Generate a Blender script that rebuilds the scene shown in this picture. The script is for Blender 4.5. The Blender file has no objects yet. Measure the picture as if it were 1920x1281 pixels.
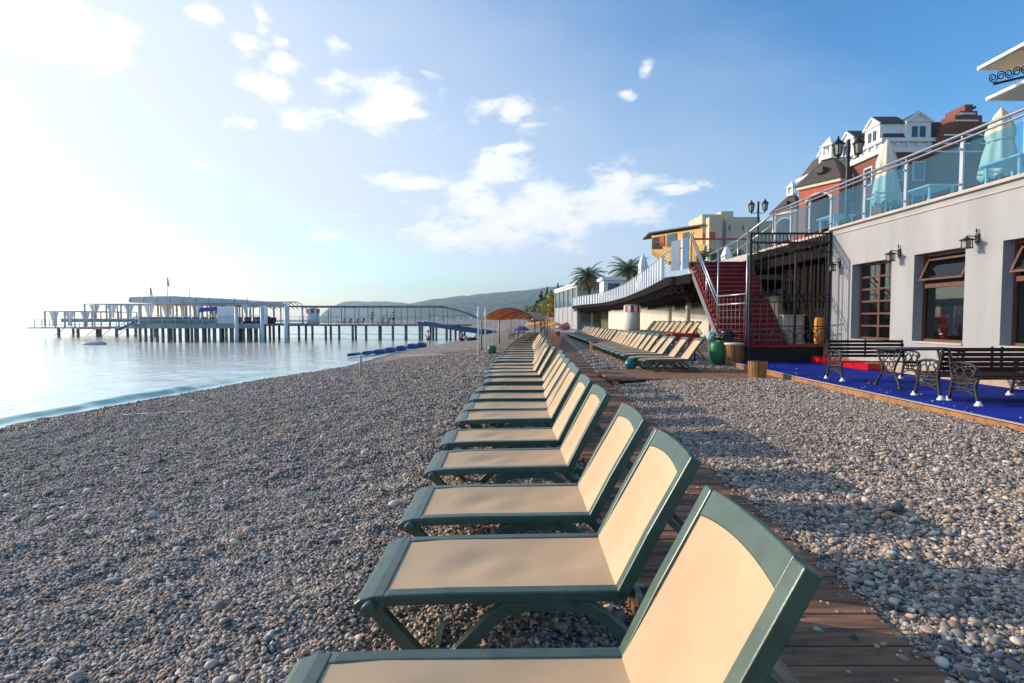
import bpy, bmesh, math, random
import numpy as np
from mathutils import Vector, Matrix, Euler
sc = bpy.context.scene
COL = sc.collection
PI = math.pi
R = math.radians
random.seed(7)
rng = np.random.default_rng(11)

# ------------------------------------------------------------------ camera
F = 1000.0; H = 1.62; PITCH = math.atan((640.5 - 599.0) / F)
cam = bpy.data.cameras.new("camera"); cam_o = bpy.data.objects.new("camera", cam); COL.objects.link(cam_o)
cam.sensor_width = 36.0; cam.lens = F / 1920 * 36.0; cam.clip_start = 0.05; cam.clip_end = 20000
cam_o.location = (0, 0, H); cam_o.rotation_euler = (PI / 2 - PITCH, 0, 0)
sc.camera = cam_o
CP, SP = math.cos(PITCH), math.sin(PITCH)

def ray(px, py):
    a = (px - 960) / F; b = (640.5 - py) / F
    return a, CP + b * SP, b * CP - SP
def at(px, py, Y):
    d = ray(px, py); t = Y / d[1]
    return Vector((d[0] * t, Y, H + d[2] * t))
def atz(px, py, z):
    d = ray(px, py); t = (z - H) / d[2]
    return Vector((d[0] * t, d[1] * t, z))
def zat(py, Y): return at(960, py, Y).z
def xat(px, Y): return (px - 960) / F * Y   # good enough: the pitch is small

# ------------------------------------------------------------------ sun + exposure
SUN_AZ = R(70); SUN_EL = R(20)       # azimuth to the left of the view, elevation
sdir = Vector((-math.sin(SUN_AZ) * math.cos(SUN_EL), math.cos(SUN_AZ) * math.cos(SUN_EL), math.sin(SUN_EL)))
sl = bpy.data.lights.new("sun", 'SUN'); sl.energy = 2.9; sl.angle = R(0.6); sl.color = (1.0, 0.85, 0.69)
so = bpy.data.objects.new("sun", sl); COL.objects.link(so)
so.rotation_euler = (-sdir).to_track_quat('-Z', 'Y').to_euler(); so.location = (-60, 20, 40)
sc.view_settings.view_transform = 'Standard'; sc.view_settings.look = 'None'
sc.view_settings.exposure = 0.70; sc.view_settings.gamma = 1.0
sc.cycles.max_bounces = 6; sc.cycles.transparent_max_bounces = 12
sc.cycles.volume_bounces = 0
sc.cycles.use_denoising = True

# ------------------------------------------------------------------ world: sky + clouds
w = bpy.data.worlds.new("World"); sc.world = w; w.use_nodes = True
nt = w.node_tree; nt.nodes.clear()
def nd(tree, typ, **kw):
    n = tree.nodes.new(typ)
    for k, v in kw.items(): setattr(n, k, v)
    return n
out = nd(nt, 'ShaderNodeOutputWorld'); bg = nd(nt, 'ShaderNodeBackground')
sky = nd(nt, 'ShaderNodeTexSky'); sky.sky_type = 'NISHITA'; sky.sun_disc = False
sky.sun_elevation = SUN_EL; sky.sun_rotation = -SUN_AZ
sky.air_density = 1.0; sky.dust_density = 0.9; sky.ozone_density = 3.0
SKY_STRENGTH = 0.15
bg.inputs['Strength'].default_value = SKY_STRENGTH
tc = nd(nt, 'ShaderNodeTexCoord')
sep = nd(nt, 'ShaderNodeSeparateXYZ'); nt.links.new(tc.outputs['Generated'], sep.inputs[0])
def m(op, a, b=None, tree=nt, c=None, clamp=False):
    n = nd(tree, 'ShaderNodeMath', operation=op); n.use_clamp = clamp
    for i, v in enumerate((a, b, c)):
        if v is None: continue
        if hasattr(v, 'is_output'): tree.links.new(v, n.inputs[i])
        else: n.inputs[i].default_value = v
    return n.outputs[0]
az = m('ARCTAN2', sep.outputs[0], sep.outputs[1])
hyp = m('SQRT', m('ADD', m('MULTIPLY', sep.outputs[0], sep.outputs[0]), m('MULTIPLY', sep.outputs[1], sep.outputs[1])))
el = m('ARCTAN2', sep.outputs[2], hyp)
comb = nd(nt, 'ShaderNodeCombineXYZ'); nt.links.new(az, comb.inputs[0]); nt.links.new(el, comb.inputs[1])
# clouds: centre and half-size of each, as seen in the photograph, turned into directions
CLOUDS = [(718,195,105,62,1),(505,170,62,34,.8),(545,222,58,30,.75),(468,232,40,14,.5),(90,55,200,75,1),(215,85,62,52,1),
 (465,86,42,22,.75),(385,28,44,20,.7),(487,35,22,26,.6),(540,125,62,22,.75),(625,88,36,22,.6),(530,78,24,11,.6),(622,155,50,28,.65),
 (803,140,26,14,.45),(955,213,95,30,.6),(940,279,70,12,.7),(880,352,80,30,.55),(985,400,250,75,.9),(930,318,80,42,.8),
 (1150,372,120,72,.75),(1258,352,70,20,.6),(770,345,120,20,.7),(900,440,230,42,.75),(1213,133,20,22,.6),(1178,176,30,12,.7),
 (380,313,36,18,.6),(610,440,44,11,.4),(660,405,38,10,.4),(500,365,38,9,.4),(1150,440,60,8,.4)]
acc = None
for (px, py, rx, ry, s) in CLOUDS:
    d = ray(px, py); a0 = math.atan2(d[0], d[1]); e0 = math.atan2(d[2], math.hypot(d[0], d[1]))
    ca = math.cos(a0)
    v1 = nd(nt, 'ShaderNodeVectorMath', operation='SUBTRACT'); nt.links.new(comb.outputs[0], v1.inputs[0]); v1.inputs[1].default_value = (a0, e0, 0)
    v2 = nd(nt, 'ShaderNodeVectorMath', operation='MULTIPLY'); nt.links.new(v1.outputs[0], v2.inputs[0])
    v2.inputs[1].default_value = (F / (rx * ca * ca), F / (ry * ca), 0)
    v3 = nd(nt, 'ShaderNodeVectorMath', operation='LENGTH'); nt.links.new(v2.outputs[0], v3.inputs[0])
    q = m('MULTIPLY', m('SUBTRACT', 1.0, v3.outputs['Value']), s)
    acc = q if acc is None else m('MAXIMUM', acc, q)
acc = m('MAXIMUM', acc, -1.0)
cm = nd(nt, 'ShaderNodeVectorMath', operation='MULTIPLY'); nt.links.new(comb.outputs[0], cm.inputs[0]); cm.inputs[1].default_value = (1, 1.9, 1)
no = nd(nt, 'ShaderNodeTexNoise'); nt.links.new(cm.outputs[0], no.inputs['Vector'])
no.inputs['Scale'].default_value = 13; no.inputs['Detail'].default_value = 9; no.inputs['Roughness'].default_value = .62
no.inputs['Distortion'].default_value = .35
dens = m('ADD', acc, m('MULTIPLY', m('SUBTRACT', no.outputs[0], .5), 2.3))
mr = nd(nt, 'ShaderNodeMapRange', interpolation_type='SMOOTHSTEP'); nt.links.new(dens, mr.inputs[0])
mr.inputs[1].default_value = .04; mr.inputs[2].default_value = .62; mr.inputs[3].default_value = 0; mr.inputs[4].default_value = .93
no2 = nd(nt, 'ShaderNodeTexNoise'); nt.links.new(cm.outputs[0], no2.inputs['Vector']); no2.inputs['Scale'].default_value = 22; no2.inputs['Detail'].default_value = 6
ccol = nd(nt, 'ShaderNodeMix', data_type='RGBA')
nt.links.new(no2.outputs[0], ccol.inputs['Factor'])
CL = 0.74 / SKY_STRENGTH
ccol.inputs['A'].default_value = (CL * .80, CL * .86, CL * .95, 1); ccol.inputs['B'].default_value = (CL * 1.12, CL * 1.05, CL * .98, 1)
cmix = nd(nt, 'ShaderNodeMix', data_type='RGBA'); nt.links.new(mr.outputs[0], cmix.inputs['Factor'])
shs = nd(nt, 'ShaderNodeHueSaturation'); shs.inputs['Saturation'].default_value = 1.28; nt.links.new(sky.outputs[0], shs.inputs['Color']); 
# thin high veil that thickens towards the sun's side and the horizon
vf = m('SUBTRACT', m('SUBTRACT', .87, m('MULTIPLY', az, .73)), m('MULTIPLY', el, 1.13))
vn = nd(nt, 'ShaderNodeTexNoise'); vm_ = nd(nt, 'ShaderNodeVectorMath', operation='MULTIPLY'); nt.links.new(comb.outputs[0], vm_.inputs[0]); vm_.inputs[1].default_value = (2.2, 5, 1); nt.links.new(vm_.outputs[0], vn.inputs['Vector']); vn.inputs['Scale'].default_value = 1.6; vn.inputs['Detail'].default_value = 5
vf = m('ADD', vf, m('MULTIPLY', m('SUBTRACT', vn.outputs[0], .5), .35))
front = nd(nt, 'ShaderNodeMapRange'); nt.links.new(sep.outputs[1], front.inputs[0]); front.inputs[1].default_value = -.5; front.inputs[2].default_value = .2
vf = m('MULTIPLY', m('MINIMUM', m('MAXIMUM', vf, 0.), .9), front.outputs[0])
veil = nd(nt, 'ShaderNodeMix', data_type='RGBA', blend_type='LIGHTEN'); nt.links.new(vf, veil.inputs['Factor']); nt.links.new(shs.outputs[0], veil.inputs['A']); veil.inputs['B'].default_value = (.535 / SKY_STRENGTH, .555 / SKY_STRENGTH, .575 / SKY_STRENGTH, 1)
nt.links.new(veil.outputs['Result'], cmix.inputs['A']); nt.links.new(ccol.outputs['Result'], cmix.inputs['B'])
nt.links.new(cmix.outputs['Result'], bg.inputs['Color']); nt.links.new(bg.outputs[0], out.inputs[0])

# ------------------------------------------------------------------ materials
def mat(name, col, rough=.6, metal=0., var=.15, vscale=5., bump=0., bscale=60., rand=0., spec=.5, col2=None, stretch=(1, 1, 1), coords='Object'):
    M = bpy.data.materials.new(name); M.use_nodes = True; t = M.node_tree
    b = t.nodes['Principled BSDF']; b.inputs['Roughness'].default_value = rough; b.inputs['Metallic'].default_value = metal
    b.inputs['Specular IOR Level'].default_value = spec
    c = nd(t, 'ShaderNodeTexCoord'); mp = nd(t, 'ShaderNodeMapping'); t.links.new(c.outputs[coords], mp.inputs[0]); mp.inputs['Scale'].default_value = stretch
    n = nd(t, 'ShaderNodeTexNoise'); t.links.new(mp.outputs[0], n.inputs['Vector']); n.inputs['Scale'].default_value = vscale; n.inputs['Detail'].default_value = 6
    r = nd(t, 'ShaderNodeValToRGB'); t.links.new(n.outputs[0], r.inputs[0])
    lo = [max(0, k * (1 - var)) for k in col]; hi = [k * (1 + var) for k in (col2 or col)]
    r.color_ramp.elements[0].color = (*lo, 1); r.color_ramp.elements[0].position = .32
    r.color_ramp.elements[1].color = (*hi, 1); r.color_ramp.elements[1].position = .68
    src = r.outputs[0]
    if rand:
        oi = nd(t, 'ShaderNodeObjectInfo'); hs = nd(t, 'ShaderNodeHueSaturation')
        t.links.new(m('ADD', m('MULTIPLY', oi.outputs['Random'], rand, t), 1 - rand / 2, t), hs.inputs['Value']); t.links.new(src, hs.inputs['Color']); src = hs.outputs[0]
    t.links.new(src, b.inputs['Base Color'])
    if bump:
        n2 = nd(t, 'ShaderNodeTexNoise'); t.links.new(mp.outputs[0], n2.inputs['Vector']); n2.inputs['Scale'].default_value = bscale; n2.inputs['Detail'].default_value = 5
        bu = nd(t, 'ShaderNodeBump'); bu.inputs['Strength'].default_value = bump; bu.inputs['Distance'].default_value = .02
        t.links.new(n2.outputs[0], bu.inputs['Height']); t.links.new(bu.outputs[0], b.inputs['Normal'])
    return M
def leafmat(name, c1, c2, sc_=3.):
    M = mat(name, c1, .55, var=.35, vscale=sc_, col2=c2, rand=.2)
    t = M.node_tree; b = t.nodes['Principled BSDF']
    tr = nd(t, 'ShaderNodeBsdfTranslucent'); tr.inputs[0].default_value = (*[k * 1.3 for k in c2], 1)
    mx = nd(t, 'ShaderNodeMixShader'); mx.inputs[0].default_value = .3
    t.links.new(b.outputs[0], mx.inputs[1]); t.links.new(tr.outputs[0], mx.inputs[2]); t.links.new(mx.outputs[0], t.nodes['Material Output'].inputs[0])
    return M
def glassmat(name, tint, diff, amount, gl=.12):
    M = bpy.data.materials.new(name); M.use_nodes = True; t = M.node_tree; t.nodes.clear()
    o = nd(t, 'ShaderNodeOutputMaterial'); tr = nd(t, 'ShaderNodeBsdfTransparent'); tr.inputs[0].default_value = (*tint, 1)
    df = nd(t, 'ShaderNodeBsdfDiffuse'); n = nd(t, 'ShaderNodeTexNoise'); n.inputs['Scale'].default_value = 1.3; n.inputs['Detail'].default_value = 4
    c = nd(t, 'ShaderNodeTexCoord'); t.links.new(c.outputs['Object'], n.inputs['Vector'])
    r = nd(t, 'ShaderNodeValToRGB'); t.links.new(n.outputs[0], r.inputs[0]); r.color_ramp.elements[0].color = (*[k * .75 for k in diff], 1); r.color_ramp.elements[1].color = (*[min(1, k * 1.3) for k in diff], 1)
    t.links.new(r.outputs[0], df.inputs[0])
    mx = nd(t, 'ShaderNodeMixShader'); mx.inputs[0].default_value = amount; t.links.new(tr.outputs[0], mx.inputs[1]); t.links.new(df.outputs[0], mx.inputs[2])
    g = nd(t, 'ShaderNodeBsdfGlossy'); g.inputs['Roughness'].default_value = .02
    lw = nd(t, 'ShaderNodeLayerWeight'); lw.inputs[0].default_value = .5
    f = m('ADD', m('MULTIPLY', m('POWER', lw.outputs['Facing'], 5., t), .8, t), gl, t)
    m2 = nd(t, 'ShaderNodeMixShader'); t.links.new(f, m2.inputs[0]); t.links.new(mx.outputs[0], m2.inputs[1]); t.links.new(g.outputs[0], m2.inputs[2])
    t.links.new(m2.outputs[0], o.inputs[0]); return M
def brickmat(name, c1, c2, mortar, sx=1.0):
    M = mat(name, c1, .85, var=.2); t = M.node_tree; b = t.nodes['Principled BSDF']
    br = nd(t, 'ShaderNodeTexBrick'); br.inputs['Scale'].default_value = 2.2 * sx; br.inputs['Color1'].default_value = (*c1, 1); br.inputs['Color2'].default_value = (*c2, 1); br.inputs['Mortar'].default_value = (*mortar, 1)
    br.inputs['Mortar Size'].default_value = .012
    c = nd(t, 'ShaderNodeTexCoord'); s = nd(t, 'ShaderNodeSeparateXYZ'); cb = nd(t, 'ShaderNodeCombineXYZ')
    t.links.new(c.outputs['Object'], s.inputs[0]); t.links.new(m('ADD', s.outputs[0], s.outputs[1], t), cb.inputs[0]); t.links.new(s.outputs[2], cb.inputs[1])
    t.links.new(cb.outputs[0], br.inputs['Vector']); t.links.new(br.outputs[0], b.inputs['Base Color']); return M

M = {}
M['frame'] = mat('green_plastic', (.043, .082, .056), .38, var=.26, vscale=9, bump=.05, bscale=160, rand=.25, spec=.8)
M['sling'] = mat('beige_mesh_fabric', (.545, .385, .232), .8, var=.10, vscale=2.2, bump=.12, bscale=420, rand=.12, spec=.2)
M['wallwhite'] = mat('white_render', (.37, .365, .36), .85, var=.10, vscale=1.6, bump=.10, bscale=14, stretch=(1, 1, .22))
M['wallcream'] = mat('cream_render', (.66, .61, .50), .85, var=.08, vscale=1.2)
M['coping'] = mat('coping_stone', (.46, .42, .38), .7, var=.08)
M['jamb'] = mat('shaded_jamb_tone', (.50, .50, .56), .8, var=.05)  # bluish shade of the niche sides put into the colour; unused
M['redwood'] = mat('red_brown_wood', (.12, .045, .028), .5, var=.3, vscale=9, stretch=(1, 1, .1))
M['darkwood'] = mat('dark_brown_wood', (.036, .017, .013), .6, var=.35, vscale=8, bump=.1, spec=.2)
M['plankwood'] = mat('boardwalk_wood', (.175, .095, .058), .8, var=.42, vscale=5, col2=(.27, .14, .08), spec=.2, stretch=(.35, 3.2, 1), bump=.25, bscale=22)
M['orangewood'] = mat('orange_wood', (.36, .155, .05), .55, var=.35, vscale=8, stretch=(1, 1, .15))
M['steel'] = mat('brushed_steel', (.46, .44, .44), .32, metal=.8, var=.08)
M['greysteel'] = mat('grey_painted_steel', (.20, .17, .175), .5, metal=.3, var=.1)
M['iron'] = mat('black_iron', (.018, .018, .020), .42, metal=.3, var=.3)
M['castiron'] = mat('cast_iron', (.030, .027, .025), .5, metal=.15, var=.4, vscale=20, bump=.3, bscale=60)
M['whitepaint'] = mat('white_paint', (.78, .77, .75), .55, var=.06)
M['blue'] = mat('blue_carpet', (.010, .028, .25), .95, var=.35, vscale=1.4, bump=.5, bscale=9, spec=.1)
M['redcarpet'] = mat('red_carpet', (.29, .026, .026), .95, var=.25, vscale=5, bump=.3, bscale=200, spec=.1)
M['redpaint'] = mat('glossy_red_paint', (.50, .010, .012), .25, var=.1)
M['black'] = mat('black_board', (.010, .010, .012), .7, var=.3)
M['greybrick'] = brickmat('brown_brick', (.23, .06, .035), (.17, .045, .028), (.35, .25, .2), 1.3)
M['orangebrick'] = mat('orange_red_render', (.50, .115, .06), .85, var=.1, vscale=2)
M['roof'] = mat('dark_roof_tile', (.075, .058, .052), .75, var=.3, vscale=6, bump=.4, bscale=30)
M['yellow'] = mat('yellow_render', (.82, .50, .15), .85, var=.08)
M['sand'] = mat('sand_render', (.66, .52, .36), .85, var=.06, vscale=.5)
M['darkglass'] = mat('dark_window_glass', (.05, .08, .095), .08, var=.3, vscale=1.)
M['pane'] = glassmat('window_pane', (.55, .55, .52), (.05, .06, .06), .04, .12)
M['bal'] = glassmat('blue_tinted_glass', (.60, .84, .93), (.20, .42, .52), .06, .03)
M['stripeblue'] = mat('blue_panel', (.022, .105, .215), .35, var=.2, vscale=.7)
M['stripewhite'] = mat('white_panel', (.66, .70, .74), .4, var=.05)
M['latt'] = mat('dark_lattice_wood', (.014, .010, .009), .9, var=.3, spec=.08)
M['canvas'] = mat('cream_canvas', (.74, .66, .52), .9, var=.08, vscale=3)
M['whitecanvas'] = mat('white_canvas', (.80, .80, .80), .9, var=.05)
M['palegrey'] = mat('pale_grey_metal', (.52, .55, .58), .5, var=.1)
M['piergrey'] = mat('dull_grey_steel', (.16, .175, .18), .6, var=.3)
M['pier'] = mat('weathered_teal_steel', (.20, .26, .27), .6, var=.3, vscale=1.)
M['pierrust'] = mat('rusty_white_steel', (.56, .44, .39), .6, var=.35, vscale=.8, col2=(.55, .5, .47))
M['pierwood'] = mat('grey_deck_wood', (.19, .17, .155), .75, var=.3, vscale=.8)
M['pilewood'] = mat('wet_concrete_pile', (.13, .15, .14), .7, var=.35, vscale=.6)
M['bluepaint'] = mat('blue_plastic', (.014, .075, .26), .4, var=.2, vscale=2)
M['purple'] = mat('violet_cloth', (.085, .075, .33), .85, var=.15)
M['orange'] = mat('orange_cloth', (.74, .30, .045), .85, var=.15, vscale=1.)
M['canopy'] = leafmat('orange_brown_cloth', (.42, .20, .075), (.55, .27, .10), 2.)
M['nosing'] = mat('pale_nosing', (.34, .15, .145), .8, var=.2)  # lighter, pinkish-grey tone for the step edges
M['pink'] = mat('pink_cloth', (.72, .22, .24), .8, var=.2)
M['teal'] = mat('teal_glaze', (.010, .16, .17), .25, var=.2, vscale=6)
M['green'] = mat('green_plastic_barrel', (.015, .16, .055), .4, var=.2)
M['bag'] = mat('black_plastic_bag', (.012, .012, .014), .3, var=.3, bump=.8, bscale=14)
M['palebag'] = mat('pale_plastic_bag', (.40, .58, .50), .4, var=.35, vscale=8, bump=.8, bscale=20)
M['stone'] = mat('tan_stone', (.46, .34, .24), .85, var=.2, vscale=3, bump=.4, bscale=20)
M['skin'] = mat('skin', (.42, .22, .14), .6, var=.08)
M['hair'] = mat('dark_hair', (.03, .02, .016), .6)
M['cloth_dark'] = mat('dark_cloth', (.025, .022, .035), .85)
M['cloth_white'] = mat('white_shirt', (.72, .72, .74), .85, var=.05)
M['cloth_orange'] = mat('orange_towel', (.60, .25, .09), .9)
M['trunk'] = mat('bark', (.14, .10, .07), .9, var=.35, vscale=6, bump=.6, bscale=20)
M['palmleaf'] = leafmat('palm_leaf', (.045, .10, .035), (.085, .15, .05))
M['palmdry'] = leafmat('dry_palm_leaf', (.40, .21, .04), (.52, .28, .06))
M['pine'] = leafmat('dark_conifer_needles', (.018, .045, .028), (.03, .07, .045), .8)
M['yleaf'] = leafmat('yellow_green_leaf', (.10, .13, .025), (.30, .24, .05), .5)
M['gleaf'] = leafmat('green_leaf', (.03, .065, .02), (.06, .11, .035), 1.)
M['lampglass'] = mat('frosted_lamp_glass', (.30, .26, .20), .3)
M['redroof'] = mat('clay_roof', (.30, .11, .07), .8, var=.2)
M['grass'] = mat('dry_grass', (.12, .11, .05), .95, var=.4, vscale=.3)
M['glasslight'] = glassmat('pale_awning_glass', (.65, .85, .85), (.45, .68, .68), .45, .05)
# ------------------------------------------------------------------ mesh helpers
class MB:
    def __init__(s): s.v = []; s.f = []; s.sm = []
    def add(s, vs, fs, smooth=False):
        o = len(s.v); s.v += [tuple(p) for p in vs]
        for f in fs: s.f.append(tuple(i + o for i in f)); s.sm.append(smooth)
        return s
    def box(s, c, d, rz=0., M4=None):
        hx, hy, hz = d[0] / 2, d[1] / 2, d[2] / 2
        vs = [Vector((x, y, z)) for z in (-hz, hz) for (x, y) in ((-hx, -hy), (hx, -hy), (hx, hy), (-hx, hy))]
        Rm = Matrix.Rotation(rz, 3, 'Z') if rz else None
        vs = [((Rm @ v) if Rm else v) + Vector(c) for v in vs]
        if M4: vs = [M4 @ v for v in vs]
        return s.add(vs, [(3, 2, 1, 0), (4, 5, 6, 7), (0, 1, 5, 4), (1, 2, 6, 5), (2, 3, 7, 6), (3, 0, 4, 7)])
    def b2(s, x0, x1, y0, y1, z0, z1): return s.box(((x0 + x1) / 2, (y0 + y1) / 2, (z0 + z1) / 2), (abs(x1 - x0), abs(y1 - y0), abs(z1 - z0)))
    def bar(s, p, q, wd, hd=None, up=(0, 0, 1)):
        p, q = Vector(p), Vector(q); d = (q - p)
        if d.length < 1e-6: return s
        d.normalize(); u = Vector(up)
        if abs(d.dot(u)) > .98: u = Vector((1, 0, 0))
        a = d.cross(u).normalized(); b = a.cross(d); hd = hd or wd
        a = a * wd / 2; b = b * hd / 2
        vs = [p - a - b, p + a - b, p + a + b, p - a + b, q - a - b, q + a - b, q + a + b, q - a + b]
        return s.add(vs, [(0, 1, 2, 3), (7, 6, 5, 4), (0, 4, 5, 1), (1, 5, 6, 2), (2, 6, 7, 3), (3, 7, 4, 0)])
    def tube(s, pts, r, n=6, closed=False, smooth=True):
        pts = [Vector(p) for p in pts]; k = len(pts); rs = r if isinstance(r, (list, tuple)) else [r] * k
        o = len(s.v); prev = None; rings = []
        for i, p in enumerate(pts):
            a = pts[(i - 1) % k] if (closed or i > 0) else p; b = pts[(i + 1) % k] if (closed or i < k - 1) else p
            d = (b - a).normalized() if (b - a).length > 1e-7 else Vector((0, 0, 1))
            if prev is None:
                u = Vector((0, 0, 1)) if abs(d.z) < .9 else Vector((1, 0, 0)); u = (u - d * u.dot(d)).normalized()
            else:
                u = prev - d * prev.dot(d); u = u.normalized() if u.length > 1e-6 else prev
            prev = u; vv = d.cross(u)
            rings.append([p + (u * math.cos(2 * PI * j / n) + vv * math.sin(2 * PI * j / n)) * rs[i] for j in range(n)])
        vs = [q for ring in rings for q in ring]; fs = []
        for i in range(k if closed else k - 1):
            for j in range(n):
                i2 = (i + 1) % k
                fs.append((i * n + j, i * n + (j + 1) % n, i2 * n + (j + 1) % n, i2 * n + j))
        if not closed: fs += [tuple(range(n))[::-1], tuple((k - 1) * n + j for j in range(n))]
        return s.add(vs, fs, smooth)
    def lathe(s, prof, c=(0, 0, 0), n=16, smooth=True, sx=1., sy=1.):
        vs = []; fs = []; k = len(prof)
        for (r, z) in prof:
            for j in range(n): a = 2 * PI * j / n; vs.append((c[0] + r * sx * math.cos(a), c[1] + r * sy * math.sin(a), c[2] + z))
        for i in range(k - 1):
            for j in range(n): fs.append((i * n + j, i * n + (j + 1) % n, (i + 1) * n + (j + 1) % n, (i + 1) * n + j))
        fs += [tuple(range(n))[::-1], tuple((k - 1) * n + j for j in range(n))]
        return s.add(vs, fs, smooth)
    def sweep(s, pts, wd, hd):
        """rectangular section swept along a path in the XZ plane at y = pts[i][1]; wd across y, hd across the path"""
        P = [Vector(p) for p in pts]; k = len(P); vs = []; fs = []
        for i, p in enumerate(P):
            d0 = (P[i] - P[i - 1]).normalized() if i > 0 else None; d1 = (P[i + 1] - P[i]).normalized() if i < k - 1 else None
            d = ((d0 or d1) + (d1 or d0)).normalized()
            n = Vector((-d.z, 0, d.x)); cs = d.dot(d1 or d0); hh = hd / 2 / max(.4, cs)
            for (a, b) in ((-1, -1), (1, -1), (1, 1), (-1, 1)): vs.append(p + Vector((0, a * wd / 2, 0)) + n * b * hh)
        for i in range(k - 1):
            for j in range(4): fs.append((i * 4 + j, i * 4 + (j + 1) % 4, i * 4 + 4 + (j + 1) % 4, i * 4 + 4 + j))
        fs += [(3, 2, 1, 0), tuple((k - 1) * 4 + j for j in range(4))]
        return s.add(vs, fs)
    def prism(s, poly, dz):
        """poly: 3D points in a plane; extruded by vector dz"""
        k = len(poly); P = [Vector(p) for p in poly]; D = Vector(dz)
        return s.add(P + [p + D for p in P], [tuple(range(k))[::-1], tuple(range(k, 2 * k))] + [(i, (i + 1) % k, k + (i + 1) % k, k + i) for i in range(k)])
    def quad(s, *p): return s.add(p, [tuple(range(len(p)))])
    def build(s, name, mt, parent=None, bevel=0., loc=None):
        org = Vector(ORG.get(parent.name, (0, 0, 0))) if parent else Vector(loc or (0, 0, 0))
        me = bpy.data.meshes.new(name)
        me.from_pydata([tuple(Vector(p) - org) for p in s.v], [], s.f); me.update()
        for p, q in zip(me.polygons, s.sm): p.use_smooth = q
        me.materials.append(mt)
        bm = bmesh.new(); bm.from_mesh(me); bmesh.ops.recalc_face_normals(bm, faces=bm.faces)
        bm.to_mesh(me); bm.free()
        o = bpy.data.objects.new(name, me); COL.objects.link(o)
        if parent: o.parent = parent; ORG[o.name] = tuple(org)
        else: o.location = org; ORG[o.name] = tuple(org)
        if bevel:
            b = o.modifiers.new('bevel', 'BEVEL'); b.width = bevel; b.segments = 2; b.limit_method = 'ANGLE'; b.angle_limit = R(40)
        return o
ORG = {}
def tag(o, label=None, cat=None, group=None, kind=None):
    if label: o['label'] = label
    if cat: o['category'] = cat
    if group: o['group'] = group
    if kind: o['kind'] = kind
    return o
def thing(name, label, cat, loc=(0, 0, 0), group=None):
    o = bpy.data.objects.new(name, None); COL.objects.link(o); o.location = loc; o.empty_display_size = .1
    ORG[o.name] = tuple(loc); return tag(o, label, cat, group)
def kids(o): return [c for c in bpy.data.objects if c.parent == o]
def tree_of(o): return (o, [tree_of(c) for c in kids(o)])
def copy_tree(t, parent=None):
    o, ch = t; c = o.copy(); COL.objects.link(c); c.parent = parent
    for x in ch: copy_tree(x, c)
    return c
ONES = ['zeroth', 'first', 'second', 'third', 'fourth', 'fifth', 'sixth', 'seventh', 'eighth', 'ninth', 'tenth', 'eleventh', 'twelfth', 'thirteenth',
        'fourteenth', 'fifteenth', 'sixteenth', 'seventeenth', 'eighteenth', 'nineteenth']
def nth(k):
    if k < 20: return ONES[k]
    T = {2: ('twenty', 'twentieth'), 3: ('thirty', 'thirtieth'), 4: ('forty', 'fortieth')}[k // 10]
    return T[1] if k % 10 == 0 else T[0] + '-' + ONES[k % 10]

# ------------------------------------------------------------------ noise and ground height
_P = rng.random((256, 256))
def vnoise(x, y):
    xi = np.floor(x).astype(int); yi = np.floor(y).astype(int); fx = x - xi; fy = y - yi
    fx = fx * fx * (3 - 2 * fx); fy = fy * fy * (3 - 2 * fy)
    g = lambda a, b: _P[a % 256, b % 256]
    return (g(xi, yi) * (1 - fx) + g(xi + 1, yi) * fx) * (1 - fy) + (g(xi, yi + 1) * (1 - fx) + g(xi + 1, yi + 1) * fx) * fy - .5
def ss(a, b, x):
    t = np.clip((x - a) / (b - a), 0, 1); return t * t * (3 - 2 * t)
SEA = -1.25
def shore(y): return np.interp(y, [-10, 14, 17.6, 24, 32, 45, 55, 80, 150, 300, 600, 3500], [-13.8, -13.4, -13, -12, -10.2, -10, -9, -6, -9, -70, -300, -1900])
def walk_r(y): return np.interp(y, [-5, 2.3, 4, 10, 16, 21, 30, 64, 120], [1.93, 1.95, 2.05, 2.3, 2.57, 2.85, 3.5, 5.6, 8.5])
def walk_l(y): return walk_r(y) - 1.32
def gz(x, y, noise=True):
    x = np.asarray(x, float); y = np.asarray(y, float)
    xs = shore(y); t = (x - xs) / (-1. - xs)
    z = np.where(t < 0, SEA + t * 1.6, SEA * (1 - np.clip(t, 0, 1)) ** 1.22)
    z = z + .15 * ss(2.2, 4.4, x)
    z = z + .45 * ss(6.6, 7.3, x) * ss(22.8, 24, y) * ss(80, 50, y)
    if noise:
        am = np.where(x < .2, 1., .30) * np.clip(1.2 - y / 60, .15, 1) * np.clip(1 - (y - 120) / 100, 0, 1)
        nz = .060 * vnoise(x * 1.9 + y * .4, y * 2.3) + .056 * vnoise(x * 4.7 + 9, y * 4.1 + 3) + .030 * vnoise(x * 10 + 5, y * 9) + .10 * vnoise(x * .35, y * .3 + 7)
        z = z + am * nz
        onw = ss(walk_l(y) - .25, walk_l(y), x) * ss(walk_r(y) + .12, walk_r(y) - .02, x)
        z = z * (1 - onw) + onw * (-.03)
        onc = ss(13.0, 13.25, y) * ss(16.2, 15.9, y) * ss(2.2, 2.4, x) * ss(7.4, 7.2, x)
        z = z - onc * .06
    return z
def gz1(x, y, noise=False): return float(gz(np.array([x]), np.array([y]), noise)[0])
def ground(px, py):
    d = ray(px, py); lo, hi = .5, 600.
    t = 1.
    while t < 600:
        if H + d[2] * t < gz1(d[0] * t, d[1] * t): break
        t *= 1.01
    return Vector((d[0] * t, d[1] * t, H + d[2] * t))

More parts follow.
